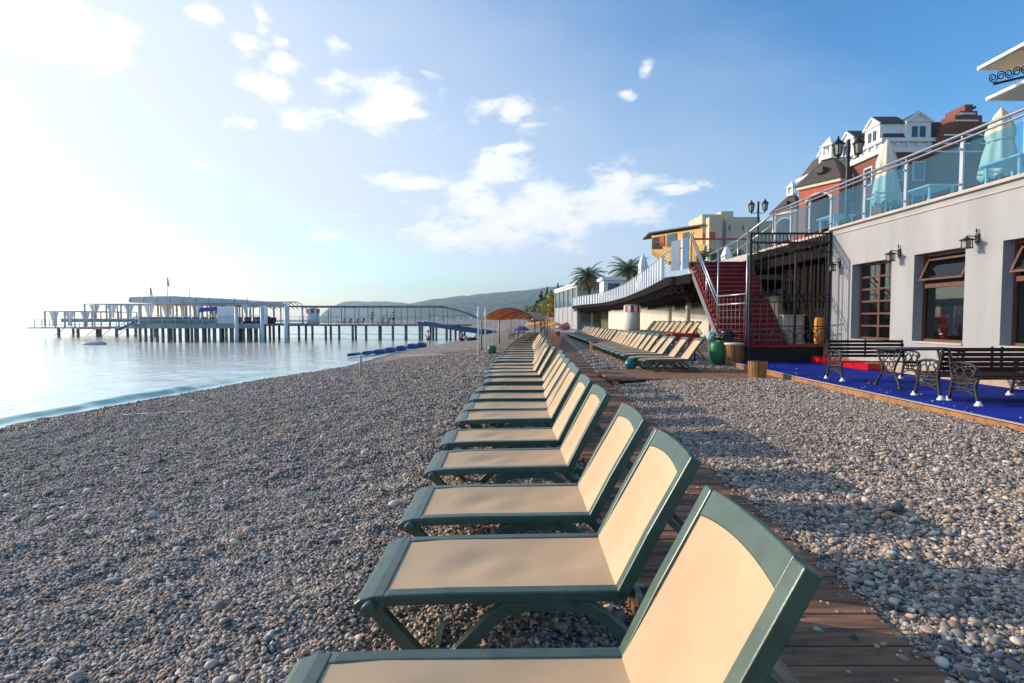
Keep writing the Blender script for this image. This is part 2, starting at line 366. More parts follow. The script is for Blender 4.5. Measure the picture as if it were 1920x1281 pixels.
# ------------------------------------------------------------------ beach
def grid_mesh(name, X, Y, Zf):
    nx, ny = len(X), len(Y); XX, YY = np.meshgrid(X, Y); Z = Zf(XX, YY)
    co = np.stack([XX, YY, Z], -1).reshape(-1, 3)
    i = np.arange(nx * ny).reshape(ny, nx)
    q = np.stack([i[:-1, :-1], i[:-1, 1:], i[1:, 1:], i[1:, :-1]], -1).reshape(-1, 4)
    me = bpy.data.meshes.new(name); me.vertices.add(len(co)); me.vertices.foreach_set('co', co.ravel())
    me.loops.add(q.size); me.loops.foreach_set('vertex_index', q.ravel().astype(np.int32))
    me.polygons.add(len(q)); me.polygons.foreach_set('loop_start', np.arange(0, q.size, 4, dtype=np.int32)); me.polygons.foreach_set('loop_total', np.full(len(q), 4, np.int32))
    me.polygons.foreach_set('use_smooth', np.ones(len(q), bool)); me.update(); me.validate()
    return me, co
X = np.concatenate([[-3000, -1500, -700, -300, -150, -80, -50, -32, -22], np.arange(-16, 9.5, .075), [10, 12, 15, 20, 30, 50, 100, 300, 900, 3000]])
Yg = np.concatenate([[-12, -8, -4, -2], np.arange(0, 14, .075), np.arange(14, 40, .28), np.arange(40, 120, 2.), [130, 150, 180, 220, 300, 400, 600, 900, 1500, 2500, 4500]])
me, _ = grid_mesh('beach', X, Yg, gz)
beach = bpy.data.objects.new('beach', me); COL.objects.link(beach); tag(beach, kind='structure')

def pebble_ground():
    M_ = bpy.data.materials.new('pebble_ground'); M_.use_nodes = True; t = M_.node_tree; b = t.nodes['Principled BSDF']; b.inputs['Roughness'].default_value = .8; b.inputs['Specular IOR Level'].default_value = .3
    c = nd(t, 'ShaderNodeTexCoord'); wp = nd(t, 'ShaderNodeTexNoise'); wp.inputs['Scale'].default_value = 14; t.links.new(c.outputs['Object'], wp.inputs['Vector'])
    mxv = nd(t, 'ShaderNodeVectorMath', operation='MULTIPLY_ADD'); t.links.new(wp.outputs['Color'], mxv.inputs[0]); mxv.inputs[1].default_value = (.03, .03, .03); t.links.new(c.outputs['Object'], mxv.inputs[2])
    v = nd(t, 'ShaderNodeTexVoronoi'); v.inputs['Scale'].default_value = 26; t.links.new(mxv.outputs[0], v.inputs['Vector'])
    v2 = nd(t, 'ShaderNodeTexVoronoi'); v2.inputs['Scale'].default_value = 9; t.links.new(mxv.outputs[0], v2.inputs['Vector'])
    sp = nd(t, 'ShaderNodeSeparateColor'); t.links.new(v.outputs['Color'], sp.inputs[0])
    r = nd(t, 'ShaderNodeValToRGB'); t.links.new(sp.outputs[0], r.inputs[0]); e = r.color_ramp.elements
    e[0].color = (.05, .044, .04, 1); e[1].color = (.52, .44, .35, 1)
    for p, cc in ((.25, (.17, .152, .14, 1)), (.45, (.26, .22, .185, 1)), (.62, (.36, .28, .21, 1)), (.82, (.37, .33, .29, 1))): x = e.new(p); x.color = cc
    n = nd(t, 'ShaderNodeTexNoise'); n.inputs['Scale'].default_value = .8; n.inputs['Detail'].default_value = 5; t.links.new(c.outputs['Object'], n.inputs['Vector'])
    hs = nd(t, 'ShaderNodeHueSaturation'); t.links.new(r.outputs[0], hs.inputs['Color']); t.links.new(m('ADD', m('MULTIPLY', n.outputs[0], .5, t), .75, t), hs.inputs['Value'])
    # wet, darker, browner strip at the water's edge (height above the sea)
    sz = nd(t, 'ShaderNodeSeparateXYZ'); t.links.new(c.outputs['Object'], sz.inputs[0])
    wet = nd(t, 'ShaderNodeMapRange'); t.links.new(m('ADD', sz.outputs[2], m('MULTIPLY', n.outputs[0], .12, t), t), wet.inputs[0]); wet.inputs[1].default_value = SEA + .16; wet.inputs[2].default_value = SEA + .34; wet.inputs[3].default_value = 1; wet.inputs[4].default_value = 0
    mw = nd(t, 'ShaderNodeMix', data_type='RGBA'); t.links.new(wet.outputs[0], mw.inputs['Factor']); t.links.new(hs.outputs[0], mw.inputs['A']); mw.inputs['B'].default_value = (.12, .085, .06, 1)
    t.links.new(mw.outputs['Result'], b.inputs['Base Color'])
    hh = m('ADD', m('MULTIPLY', v.outputs['Distance'], -1., t), m('MULTIPLY', v2.outputs['Distance'], -1.2, t), t)
    bu = nd(t, 'ShaderNodeBump'); bu.inputs['Strength'].default_value = .9; bu.inputs['Distance'].default_value = .035; t.links.new(hh, bu.inputs['Height']); t.links.new(bu.outputs[0], b.inputs['Normal'])
    return M_
me.materials.append(pebble_ground())

# pebbles: real stones scattered over the near beach
peb_col = bpy.data.collections.new('pebble_kinds')
def pebmat():
    M_ = bpy.data.materials.new('pebble_stone'); M_.use_nodes = True; t = M_.node_tree; b = t.nodes['Principled BSDF']; b.inputs['Roughness'].default_value = .68; b.inputs['Specular IOR Level'].default_value = .35
    oi = nd(t, 'ShaderNodeObjectInfo'); r = nd(t, 'ShaderNodeValToRGB'); t.links.new(oi.outputs['Random'], r.inputs[0]); e = r.color_ramp.elements
    e[0].color = (.085, .073, .064, 1); e[1].color = (.80, .67, .52, 1)
    for p, cc in ((.18, (.165, .142, .125, 1)), (.34, (.30, .245, .20, 1)), (.48, (.47, .36, .26, 1)), (.58, (.34, .30, .26, 1)), (.70, (.60, .45, .31, 1)), (.80, (.48, .26, .16, 1)), (.84, (.51, .43, .36, 1)), (.95, (.72, .60, .47, 1))): x = e.new(p); x.color = cc
    n = nd(t, 'ShaderNodeTexNoise'); n.inputs['Scale'].default_value = 2.5; n.inputs['Detail'].default_value = 4; c = nd(t, 'ShaderNodeTexCoord'); t.links.new(c.outputs['Object'], n.inputs['Vector'])
    hs = nd(t, 'ShaderNodeHueSaturation'); t.links.new(r.outputs[0], hs.inputs['Color']); t.links.new(m('ADD', m('MULTIPLY', n.outputs[0], .5, t), .75, t), hs.inputs['Value'])
    lz = nd(t, 'ShaderNodeSeparateXYZ'); t.links.new(oi.outputs['Location'], lz.inputs[0])
    wet = nd(t, 'ShaderNodeMapRange'); t.links.new(m('ADD', lz.outputs[2], m('MULTIPLY', oi.outputs['Random'], .10, t), t), wet.inputs[0]); wet.inputs[1].default_value = SEA + .16; wet.inputs[2].default_value = SEA + .34; wet.inputs[3].default_value = 1; wet.inputs[4].default_value = 0
    mw = nd(t, 'ShaderNodeMix', data_type='RGBA', blend_type='MULTIPLY'); t.links.new(wet.outputs[0], mw.inputs['Factor']); t.links.new(hs.outputs[0], mw.inputs['A']); mw.inputs['B'].default_value = (.42, .33, .26, 1)
    t.links.new(mw.outputs['Result'], b.inputs['Base Color']); t.links.new(m('SUBTRACT', .68, m('MULTIPLY', wet.outputs[0], .45, t), t), b.inputs['Roughness']); return M_
pm_ = pebmat()
for k in range(7):
    bm = bmesh.new(); bmesh.ops.create_icosphere(bm, subdivisions=2, radius=.5)
    rr = random.Random(k); ph = [rr.uniform(0, 6) for _ in range(6)]
    sx, sy, sz_ = 1., rr.uniform(.66, .9), rr.uniform(.42, .62)
    for v in bm.verts:
        p = v.co; q = 1 + .10 * math.sin(4 * p.x + ph[0]) + .08 * math.sin(5 * p.y + ph[1]) + .07 * math.sin(5 * p.z + ph[2] + 3 * p.x)
        v.co = Vector((p.x * q * sx, p.y * q * sy, p.z * q * sz_))
    mp_ = bpy.data.meshes.new('pebble'); bm.to_mesh(mp_); bm.free(); mp_.materials.append(pm_)
    for p in mp_.polygons: p.use_smooth = True
    peb_col.objects.link(bpy.data.objects.new('pebble_kind', mp_))

def scatter(n, y0, y1, smin, smax, big=0.0):
    """n stones over the wedge the camera (and a step to either side of it) can see"""
    y = np.sqrt(rng.random(n) * (y1 * y1 - y0 * y0) + y0 * y0); x = (rng.random(n) * 2 - 1) * (y * 1.02 + .9)
    s = smin + (smax - smin) * rng.random(n) ** 2.2
    keep = (x > shore(y) + .2) & (x < 6.6)
    keep &= ~((x > walk_l(y) + .02) & (x < walk_r(y) - .05 + .26 * vnoise(y * 2.6, y * 0 + 1.5)))
    keep &= ~((y > 13.1) & (y < 15.9) & (x > 2.2))
    return x[keep], y[keep], s[keep]
pts = [scatter(210000, 1.05, 5.2, .013, .032), scatter(190000, 5.0, 9.7, .018, .036), scatter(140000, 9.3, 15.5, .028, .05), scatter(130000, 14.5, 30, .040, .072), scatter(2600, 1.1, 9, .04, .085)]
# coarser stones right of the boardwalk
n = 15000; y = rng.random(n) ** 1.5 * 4.6 + 1.2; x = 1.9 + rng.random(n) * 5 * (y / 7 + .25); s = .018 + .05 * rng.random(n) ** 2.8
k = (x > walk_r(y) - .04 + .26 * vnoise(y * 2.6, y * 0 + 1.5)) & (x < 6.55); pts.append((x[k], y[k], s[k]))
# strays on the boards
n = 420; y = rng.random(n) * 8 + 2.1; x = walk_r(y) + .0 - .62 * rng.random(n) ** 3.2; s = .014 + .026 * rng.random(n) ** 1.5; stray = (x, y, s)
n = 60; y2 = rng.random(n) * 9 + 7.2; x2 = 6.75 + 1.3 * rng.random(n) ** 2.5; s2 = .02 + .025 * rng.random(n)
px_ = np.concatenate([p[0] for p in pts]); py_ = np.concatenate([p[1] for p in pts]); ps_ = np.concatenate([p[2] for p in pts])
pz_ = gz(px_, py_) + ps_ * (.02 + .50 * rng.random(len(ps_)) ** 1.6)
px_ = np.concatenate([px_, stray[0]]); py_ = np.concatenate([py_, stray[1]]); pz_ = np.concatenate([pz_, np.full(len(stray[0]), .024) + stray[2] * .22]); ps_ = np.concatenate([ps_, stray[2]])
px_ = np.concatenate([px_, x2]); py_ = np.concatenate([py_, y2]); pz_ = np.concatenate([pz_, .252 + s2 * .2]); ps_ = np.concatenate([ps_, s2])
N = len(px_)
pme = bpy.data.meshes.new('pebbles'); pme.vertices.add(N); pme.vertices.foreach_set('co', np.stack([px_, py_, pz_], -1).ravel())
def attr(me_, nm, typ, data, key):
    a = me_.attributes.new(nm, typ, 'POINT'); a.data.foreach_set(key, data.ravel())
attr(pme, 'rot', 'FLOAT_VECTOR', np.stack([rng.normal(0, .3, N), rng.normal(0, .3, N), rng.random(N) * 6.28], -1).astype(np.float32), 'vector')
attr(pme, 'scl', 'FLOAT_VECTOR', (ps_[:, None] * (1 + .2 * rng.normal(0, 1, (N, 3)).clip(-1, 1))).astype(np.float32), 'vector')
attr(pme, 'idx', 'INT', rng.integers(0, 7, N).astype(np.int32), 'value')
peb = bpy.data.objects.new('pebbles', pme); COL.objects.link(peb); tag(peb, 'loose grey and tan pebbles covering the near beach', 'pebbles', kind='stuff')
gt = bpy.data.node_groups.new('scatter_pebbles', 'GeometryNodeTree')
gt.interface.new_socket('Geometry', in_out='INPUT', socket_type='NodeSocketGeometry'); gt.interface.new_socket('Geometry', in_out='OUTPUT', socket_type='NodeSocketGeometry')
gi = gt.nodes.new('NodeGroupInput'); go = gt.nodes.new('NodeGroupOutput'); iop = gt.nodes.new('GeometryNodeInstanceOnPoints'); m2p = gt.nodes.new('GeometryNodeMeshToPoints')
ci = gt.nodes.new('GeometryNodeCollectionInfo'); ci.inputs['Collection'].default_value = peb_col; ci.inputs['Separate Children'].default_value = True; ci.inputs['Reset Children'].default_value = True
def na(nm, dt):
    a = gt.nodes.new('GeometryNodeInputNamedAttribute'); a.data_type = dt; a.inputs[0].default_value = nm; return a.outputs[0]
gt.links.new(gi.outputs[0], m2p.inputs[0]); gt.links.new(m2p.outputs[0], iop.inputs['Points']); gt.links.new(ci.outputs[0], iop.inputs['Instance'])
iop.inputs['Pick Instance'].default_value = True
gt.links.new(na('idx', 'INT'), iop.inputs['Instance Index']); gt.links.new(na('rot', 'FLOAT_VECTOR'), iop.inputs['Rotation']); gt.links.new(na('scl', 'FLOAT_VECTOR'), iop.inputs['Scale'])
gt.links.new(iop.outputs[0], go.inputs[0])
peb.modifiers.new('scatter', 'NODES').node_group = gt

# ------------------------------------------------------------------ sea
Xs = np.concatenate([[-9000, -5000, -2500, -1200, -600, -300, -160, -110], np.arange(-90, -40, 1.2), np.arange(-40, -22, .45), np.arange(-22, -3, .16), [-2, 0, 10, 50, 200, 800, 2500]])
Ys = np.concatenate([[-20, -10, -4, 0, 4], np.arange(6, 30, .16), np.arange(30, 60, .5), np.arange(60, 130, 1.5), [140, 160, 200, 260, 350, 500, 800, 1400, 2600, 5000, 9000]])
def seaz(x, y):
    d = x - shore(y)
    fade = np.clip(1.3 - y / 120, 0, 1)
    z = SEA + fade * (.05 * vnoise(x * .9 + .5 * y, y * .5) + .03 * vnoise(x * 2.1 + 4 + y * .6, y * 1.3))
    cr = -1.0 - .5 * vnoise(y * .35, y * 0 + 3.3) - .26 * vnoise(y * 1.7, y * 0 + 5)
    up = np.exp(-((d - cr) / np.where(d > cr, .20, .55)) ** 2)
    z = z + .13 * up * ss(4, 9, y) * ss(29, 21, y) * (1 + .5 * vnoise(y * .8, y * 0 + 8))
    return z
sme, sco = grid_mesh('sea', Xs, Ys, seaz)
dsh = sco[:, 0] - shore(sco[:, 1])
shal = np.exp(-np.clip(-dsh, 0, None) / 3.2) * .55 + np.exp(-((dsh + .95) / .55) ** 2) * ss(4, 9, sco[:, 1]) * ss(29, 21, sco[:, 1])
attr(sme, 'shallow', 'FLOAT', np.clip(shal, 0, 1).astype(np.float32), 'value')
foam = ss(-.75, -.1, dsh + .2 * vnoise(sco[:, 1] * 1.5, sco[:, 1] * 0)) + .75 * np.exp(-((dsh + 1.45) / .30) ** 2) * ss(4, 9, sco[:, 1]) * ss(24, 17, sco[:, 1])
attr(sme, 'foam', 'FLOAT', np.clip(foam, 0, 1).astype(np.float32), 'value')
sea = bpy.data.objects.new('sea', sme); COL.objects.link(sea); tag(sea, kind='structure')
Ms = bpy.data.materials.new('sea_water'); Ms.use_nodes = True; t = Ms.node_tree; b = t.nodes['Principled BSDF']
b.inputs['Roughness'].default_value = .14; b.inputs['IOR'].default_value = 1.33; b.inputs['Specular IOR Level'].default_value = .9
a1 = nd(t, 'ShaderNodeAttribute', attribute_name='shallow'); a2 = nd(t, 'ShaderNodeAttribute', attribute_name='foam')
c = nd(t, 'ShaderNodeTexCoord')
mp = nd(t, 'ShaderNodeMapping'); t.links.new(c.outputs['Object'], mp.inputs[0]); mp.inputs['Scale'].default_value = (1, .55, 1); mp.inputs['Rotation'].default_value = (0, 0, R(-25))
n1 = nd(t, 'ShaderNodeTexNoise'); n1.inputs['Scale'].default_value = 1.1; n1.inputs['Detail'].default_value = 8; n1.inputs['Roughness'].default_value = .6; t.links.new(mp.outputs[0], n1.inputs['Vector'])
bu = nd(t, 'ShaderNodeBump'); bu.inputs['Strength'].default_value = .5; bu.inputs['Distance'].default_value = .085; t.links.new(n1.outputs[0], bu.inputs['Height']); t.links.new(bu.outputs[0], b.inputs['Normal'])
mx1 = nd(t, 'ShaderNodeMix', data_type='RGBA'); t.links.new(a1.outputs['Fac'], mx1.inputs['Factor']); mx1.inputs['A'].default_value = (.74, .73, .61, 1); mx1.inputs['B'].default_value = (.34, .64, .50, 1)
nf = nd(t, 'ShaderNodeTexNoise'); nf.inputs['Scale'].default_value = 3.2; nf.inputs['Detail'].default_value = 6; t.links.new(c.outputs['Object'], nf.inputs['Vector'])
ff = nd(t, 'ShaderNodeMapRange'); t.links.new(m('ADD', a2.outputs['Fac'], m('SUBTRACT', nf.outputs[0], .62, t), t), ff.inputs[0]); ff.inputs[1].default_value = .2; ff.inputs[2].default_value = .65
mx2 = nd(t, 'ShaderNodeMix', data_type='RGBA'); t.links.new(ff.outputs[0], mx2.inputs['Factor']); t.links.new(mx1.outputs['Result'], mx2.inputs['A']); mx2.inputs['B'].default_value = (.78, .80, .78, 1)
t.links.new(mx2.outputs['Result'], b.inputs['Base Color']); sme.materials.append(Ms)

# ------------------------------------------------------------------ far hills
def hillmesh(name, prof, Yc, depth):
    """prof: (px, py of the ridge); a ridge of real depth rising from the water at Yc - depth"""
    P = [at(px, py, Yc) for px, py in prof]; xs_ = np.array([p.x for p in P]); zs_ = np.array([p.z for p in P])
    Xh = np.linspace(xs_[0], xs_[-1], 160); Yh = np.linspace(Yc - depth, Yc + depth, 40)
    def zf(x, y):
        top = np.interp(x, xs_, zs_); u = np.clip((y - (Yc - depth)) / depth, 0, 2); s_ = np.where(u < 1, np.sin(u * PI / 2) ** .8, np.cos((u - 1) * PI / 2))
        return (top + 3) * s_ * (1 + .16 * vnoise(x / 130, y / 170) * np.sin(np.clip(u, 0, 1) * PI)) - 3 + 7 * vnoise(x / 28, y / 40) * s_
    me_, _ = grid_mesh(name, Xh, Yh, zf); o = bpy.data.objects.new(name, me_); COL.objects.link(o); tag(o, kind='structure'); return o
Mh = mat('hill_forest', (.020, .075, .062), .95, var=.75, vscale=.03, col2=(.045, .10, .075), bump=1., bscale=.06)
for h in (hillmesh('hills', [(600,600),(636,598),(640,571),(650,565),(720,566),(760,569),(790,575),(850,585),(905,598)], 3400, 420),
          hillmesh('hills', [(745,600),(770,574),(800,566),(860,557),(920,551),(980,545),(1040,538),(1120,530),(1250,520),(1420,505)], 2500, 650)):
    h.data.materials.append(Mh)
# ------------------------------------------------------------------ boardwalk (planks laid across the way)
mb = MB(); y = .2; rb = random.Random(3)
while y < 75:
    wd = .142 if y < 22 else .6
    l, r_ = float(walk_l(y)), float(walk_r(y)); j = rb.uniform(-.006, .006)
    mb.box(((l + r_) / 2 + rb.uniform(-.012, .012), y, -.002 + j), (r_ - l, wd - (.008 if y < 22 else .02), .05), rb.uniform(-.004, .004)); y += wd
bw = mb.build('boardwalk', M['plankwood'], bevel=.004); tag(bw, kind='structure')
mb = MB(); x = 2.5
while x < 7.0:
    mb.box((x, 14.45, .115 + rb.uniform(-.005, .005)), (.142 - .008, 2.5 + rb.uniform(-.03, .03), .05)); x += .142
cw = mb.build('boardwalk', M['plankwood']); tag(cw, kind='structure')

# ------------------------------------------------------------------ sun loungers
W_, S_, B_, HS = .68, 1.257, .716, .36
def make_lounger():
    t = thing('sun_lounger', '', 'sun lounger')
    hw = W_ / 2; rw = .062
    f = MB()
    prof = [(0.03, .335), (-.35, .334), (-.8, .333), (-1.08, .326), (-S_ + .03, .298)]
    for s in (-1, 1):
        f.sweep([(x, s * (hw - rw / 2), z) for x, z in prof], rw, .055)
    # the wide rounded foot rail and the two cross rails
    n = 10; o = []
    for i, (dx, z) in enumerate([(.115, .352), (.06, .348), (.0, .332), (-.03, .31), (-.035, .285), (-.015, .275), (.03, .285), (.115, .315)]): o.append((-S_ + .035 + dx, z))
    f.prism([(x, -hw + .001, z) for x, z in o], (0, W_ - .002, 0))
    f.box((-.02, 0, .325), (.05, W_ - .13, .03)); f.box((-.62, 0, .315), (.05, W_ - .13, .025))
    f.build('seat_frame', M['frame'], t, bevel=.007)
    # fabric of the seat: a shallow sagging sheet with slack ripples
    g = MB(); nx, ny = 34, 14; x0, x1 = -S_ + .148, -.005; y0 = -(hw - rw) - .004
    vs = []; 
    for i in range(nx + 1):
        for j in range(ny + 1):
            u, v = i / nx, j / ny; x = x0 + (x1 - x0) * u; yy = y0 + (-2 * y0) * v
            e = math.sin(PI * v) * math.sin(PI * min(1, max(0, u)))
            z = .356 - .012 * ss(.78, 1, 1 - u) - .020 * e + .0045 * e * math.sin(13 * u + 3 * math.sin(4 * v + 1)) + .003 * e * math.sin(23 * u - 6 * v)
            vs.append((x, yy, float(z)))
    fs = [(i * (ny + 1) + j, i * (ny + 1) + j + 1, (i + 1) * (ny + 1) + j + 1, (i + 1) * (ny + 1) + j) for i in range(nx) for j in range(ny)]
    k = len(vs); g.add(vs + [(a, b_, c_ - .006) for a, b_, c_ in vs], fs + [tuple(q + k for q in ff_[::-1]) for ff_ in fs], True)
    g.build('seat_fabric', M['sling'], t)
    # backrest: built flat along +X from the hinge, then tilted about it
    b = MB()
    for s in (-1, 1): b.sweep([(-.035, s * (hw - rw / 2), -.012), (.3, s * (hw - rw / 2), 0), (B_, s * (hw - rw / 2), 0.0)], rw, .058)
    n = 12; arc = []
    for i in range(n + 1):
        v = -1 + 2 * i / n; arc.append((B_ - .105 + .03 * (1 - v * v), v * (hw - rw)))
    arc2 = [(B_ + .004 + .012 * (1 - (-1 + 2 * i / n) ** 2), (-1 + 2 * i / n) * (hw - rw)) for i in range(n, -1, -1)]
    b.prism([(x, y_, .024) for x, y_ in arc + arc2], (0, 0, -.045))
    bo = b.build('backrest', M['frame'], t, bevel=.006)
    g = MB(); vs = []; nx, ny = 18, 12
    for i in range(nx + 1):
        for j in range(ny + 1):
            u, v = i / nx, j / ny; yy = y0 + (-2 * y0) * v; vv = -1 + 2 * v
            xe = B_ - .100 + .03 * (1 - vv * vv); x = -.004 + (xe + .004) * u
            e = math.sin(PI * v) * math.sin(PI * u)
            vs.append((x, yy, .017 - .017 * e + .002 * e * math.sin(9 * u + 5 * v)))
    fs = [(i * (ny + 1) + j, i * (ny + 1) + j + 1, (i + 1) * (ny + 1) + j + 1, (i + 1) * (ny + 1) + j) for i in range(nx) for j in range(ny)]
    k = len(vs); g.add(vs + [(a, b_, c_ - .006) for a, b_, c_ in vs], fs + [tuple(q + k for q in ff_[::-1]) for ff_ in fs], True)
    go_ = g.build('back_fabric', M['sling'], bo)
    st = MB()
    for s in (-1, 1): st.bar((.40, s * .24, -.03), (.30, s * .24, -.40), .03, .045, up=(0, 1, 0))
    st.bar((.30, -.27, -.40), (.30, .27, -.40), .03, .03)
    so_ = st.build('support_strut', M['frame'], bo)
    bo.location = (0, 0, HS - .012); bo.rotation_euler = (0, -R(60.5), 0)
    # one legged side piece per side: foot strut, shoe, then the long arch to the rear foot
    for s in (-1, 1):
        l = MB(); yl = s * (hw + .012 if s < 0 else hw + .012)
        P = [(-S_ + .10, .305), (-S_ + .12, .255), (-S_ + .31, .035), (-S_ + .46, .03), (-S_ + .66, .23), (-S_ + .72, .272), (-S_ + .80, .292), (-.24, .292), (-.15, .272), (-.07, .22), (.13, .03), (.26, .028)]
        l.sweep([(x, yl - s * .045, z) for x, z in P], .052, .062)
        l.tube([(-S_ + .085, yl - s * .06, .30), (-S_ + .085, yl + s * .03, .30)], .034, 10)
        l.build('leg', M['frame'], t, bevel=.006)
    for xx, zz in ((.2, .05), (-S_ + .38, .045)): r = MB(); r.bar((xx, -.3, zz), (xx, .3, zz), .033, .033); r.build('stretcher', M['frame'], t)
    return t
proto = make_lounger(); PT = tree_of(proto); used = [0]
def put_lounger(hx, hy, yaw, zz, ang, label, group, tilt=0.):
    """hx, hy: the hinge corner on the camera's side"""
    if used[0] == 0: t = proto
    else: t = copy_tree(PT)
    used[0] += 1
    u = Vector((math.cos(yaw), math.sin(yaw), 0)); v = Vector((-u.y, u.x, 0))
    p = Vector((hx, hy, 0)) + v * W_ / 2
    t.location = (p.x, p.y, zz); t.rotation_euler = (0, -tilt, yaw)
    t['label'] = label; t['group'] = group; t['category'] = 'sun lounger'
    for c in kids(t):
        if c.name.startswith('backrest'): c.rotation_euler = (0, -R(ang), 0)
    return t
FIT = [(.433, 1.322, .013, .0, 62.0), (.513, 2.425, -.014, .02, 60.3), (.518, 3.385, -.004, .012, 59.9), (.496, 4.521, .008, .015, 61.0), (.494, 5.497, .014, .01, 60.8),
       (.519, 6.741, .018, .012, 59.5), (.537, 7.48, .003, 0, 58.5), (.556, 8.46, .002, 0, 58), (.595, 9.49, .001, 0, 58), (.661, 10.81, 0, 0, 57)]
rest = [(.63, 12.0), (.58, 12.95), (.57, 13.8), (.62, 14.9), (.70, 16.2), (.74, 17.3), (.80, 18.5), (.84, 19.8), (.88, 21.2), (.92, 22.6), (.98, 24.2), (1.06, 26.), (1.16, 28.), (1.28, 30.2), (1.42, 32.8), (1.6, 35.6), (1.85, 39), (2.1, 42.5), (2.4, 46.5), (2.7, 51)]
rl = random.Random(5)
ALL = FIT + [(x, y, rl.uniform(-.05, .05), rl.uniform(-.01, .012), rl.uniform(53, 61)) for x, y in rest]
for i, (x, y, yaw, tl, an) in enumerate(ALL):
    lb = ('nearest green and beige sun lounger, its foot end cut off by the photo edge' if i == 0 else
          'sun lounger, %s from the viewer in the long row beside the boardwalk' % nth(i + 1))
    put_lounger(x, y, yaw, 0., an, lb, 'sun loungers in the long row beside the boardwalk', tl)
# second row, right of the boardwalk
R2 = [(4.98, 15.0), (4.84, 15.85)] + [(4.85 + .008 * k * k * .4, 17.15 + .93 * k) for k in range(12)] + [(5.35 + .03 * k, 29.2 + 1.15 * k) for k in range(14)]
for i, (x, y) in enumerate(R2):
    put_lounger(x, y, rl.uniform(-.02, .03), .14, rl.uniform(50, 54), ('green and beige sun lounger nearest the round bins, end of the second row' if i == 0 else
                'sun lounger, %s from the bins in the second row beyond the boardwalk' % nth(i + 1)), 'sun loungers in the second row')
for i in range(9):
    put_lounger(8.45 + .02 * i, 25.0 + 1.05 * i, 0, .60, 52, 'sun lounger on the raised strip before the white wall, %s from the red staircase' % nth(i + 1), 'sun loungers on the raised strip')

# ------------------------------------------------------------------ blue carpet terrace in front of the building
def medge(y): return float(np.interp(y, [4, 6.9, 12.5, 16.9], [6.55, 6.6, 6.74, 7.0]))
mb = MB(); mb.prism([(medge(4) + .05, 4, .10), (9.99, 4, .10), (9.99, 17.3, .10), (medge(16.9) + .05, 17.3, .10), (medge(12.5) + .05, 12.5, .10)], (0, 0, .15))
tag(mb.build('carpeted_path', M['blue']), kind='structure')
e = MB(); ys = [4, 6.9, 12.5, 17.3]
for a, b_ in zip(ys[:-1], ys[1:]):
    mb = None
    e.prism([(medge(a) + .045, a, .02), (medge(a) + .0, a, .02), (medge(b_) + .0, b_, .02), (medge(b_) + .045, b_, .02)], (0, 0, .215))
kb = tag(e.build('kerb', M['orangewood']), kind='structure')
e = MB()
for a, b_ in zip(ys[:-1], ys[1:]): e.prism([(medge(a) + .055, a, .251), (medge(a) - .004, a, .251), (medge(b_) - .004, b_, .251), (medge(b_) + .055, b_, .251)], (0, 0, .012))
tag(e.build('kerb_trim', M['coping']), kind='structure')

# ------------------------------------------------------------------ restaurant building
XF = 10.0; TOP = 4.42; YC = XF * 1000 / (1555 - 960)
ops = [(xx0, xx1, z0, z1) for xx0, xx1, z0, z1 in ((14.12, 15.75, 1.05, 3.22), (11.83, 13.33, 1.08, 3.22), (9.15, 10.93, 1.08, 3.22), (6.5, 8.25, 1.08, 3.22))]
bl = thing('restaurant_building', 'white rendered restaurant block with deep window niches beside the blue carpet', 'building', (XF, YC, .1))
wl = MB(); y1 = YC
for (a, b_, z0, z1) in ops:
    wl.b2(XF, XF + .35, b_, y1, -.1, TOP - .1); wl.b2(XF, XF + .35, a, b_, z1, TOP - .1); wl.b2(XF, XF + .35, a, b_, -.1, z0); y1 = a
wl.b2(XF, XF + .35, 4.0, y1, -.1, TOP - .1)
wl.b2(XF + .35, 15.4, YC - .25, YC, -.1, TOP - .1)
wl.build('wall', M['wallwhite'], bl)
ro = MB(); ro.b2(XF + .02, 15.4, 4.0, YC - .02, TOP - .098, TOP - .03); ro.build('roof_terrace', M['wallwhite'], bl)
cp = MB(); cp.b2(XF - .07, XF + .30, 4.0, YC + .05, TOP - .028, TOP + .05); cp.b2(XF - .03, XF - .002, 4.0, YC + .02, TOP - .20, TOP - .165); cp.build('coping', M['coping'], bl, bevel=.01)
ba = MB(); ba.b2(XF - .05, XF - .002, 4.0, YC - .4, .0, .46); ba.build('stone_plinth', M['stone'], bl)
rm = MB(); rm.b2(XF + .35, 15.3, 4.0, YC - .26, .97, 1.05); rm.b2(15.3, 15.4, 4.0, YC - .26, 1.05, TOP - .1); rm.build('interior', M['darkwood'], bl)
XW = XF + .24
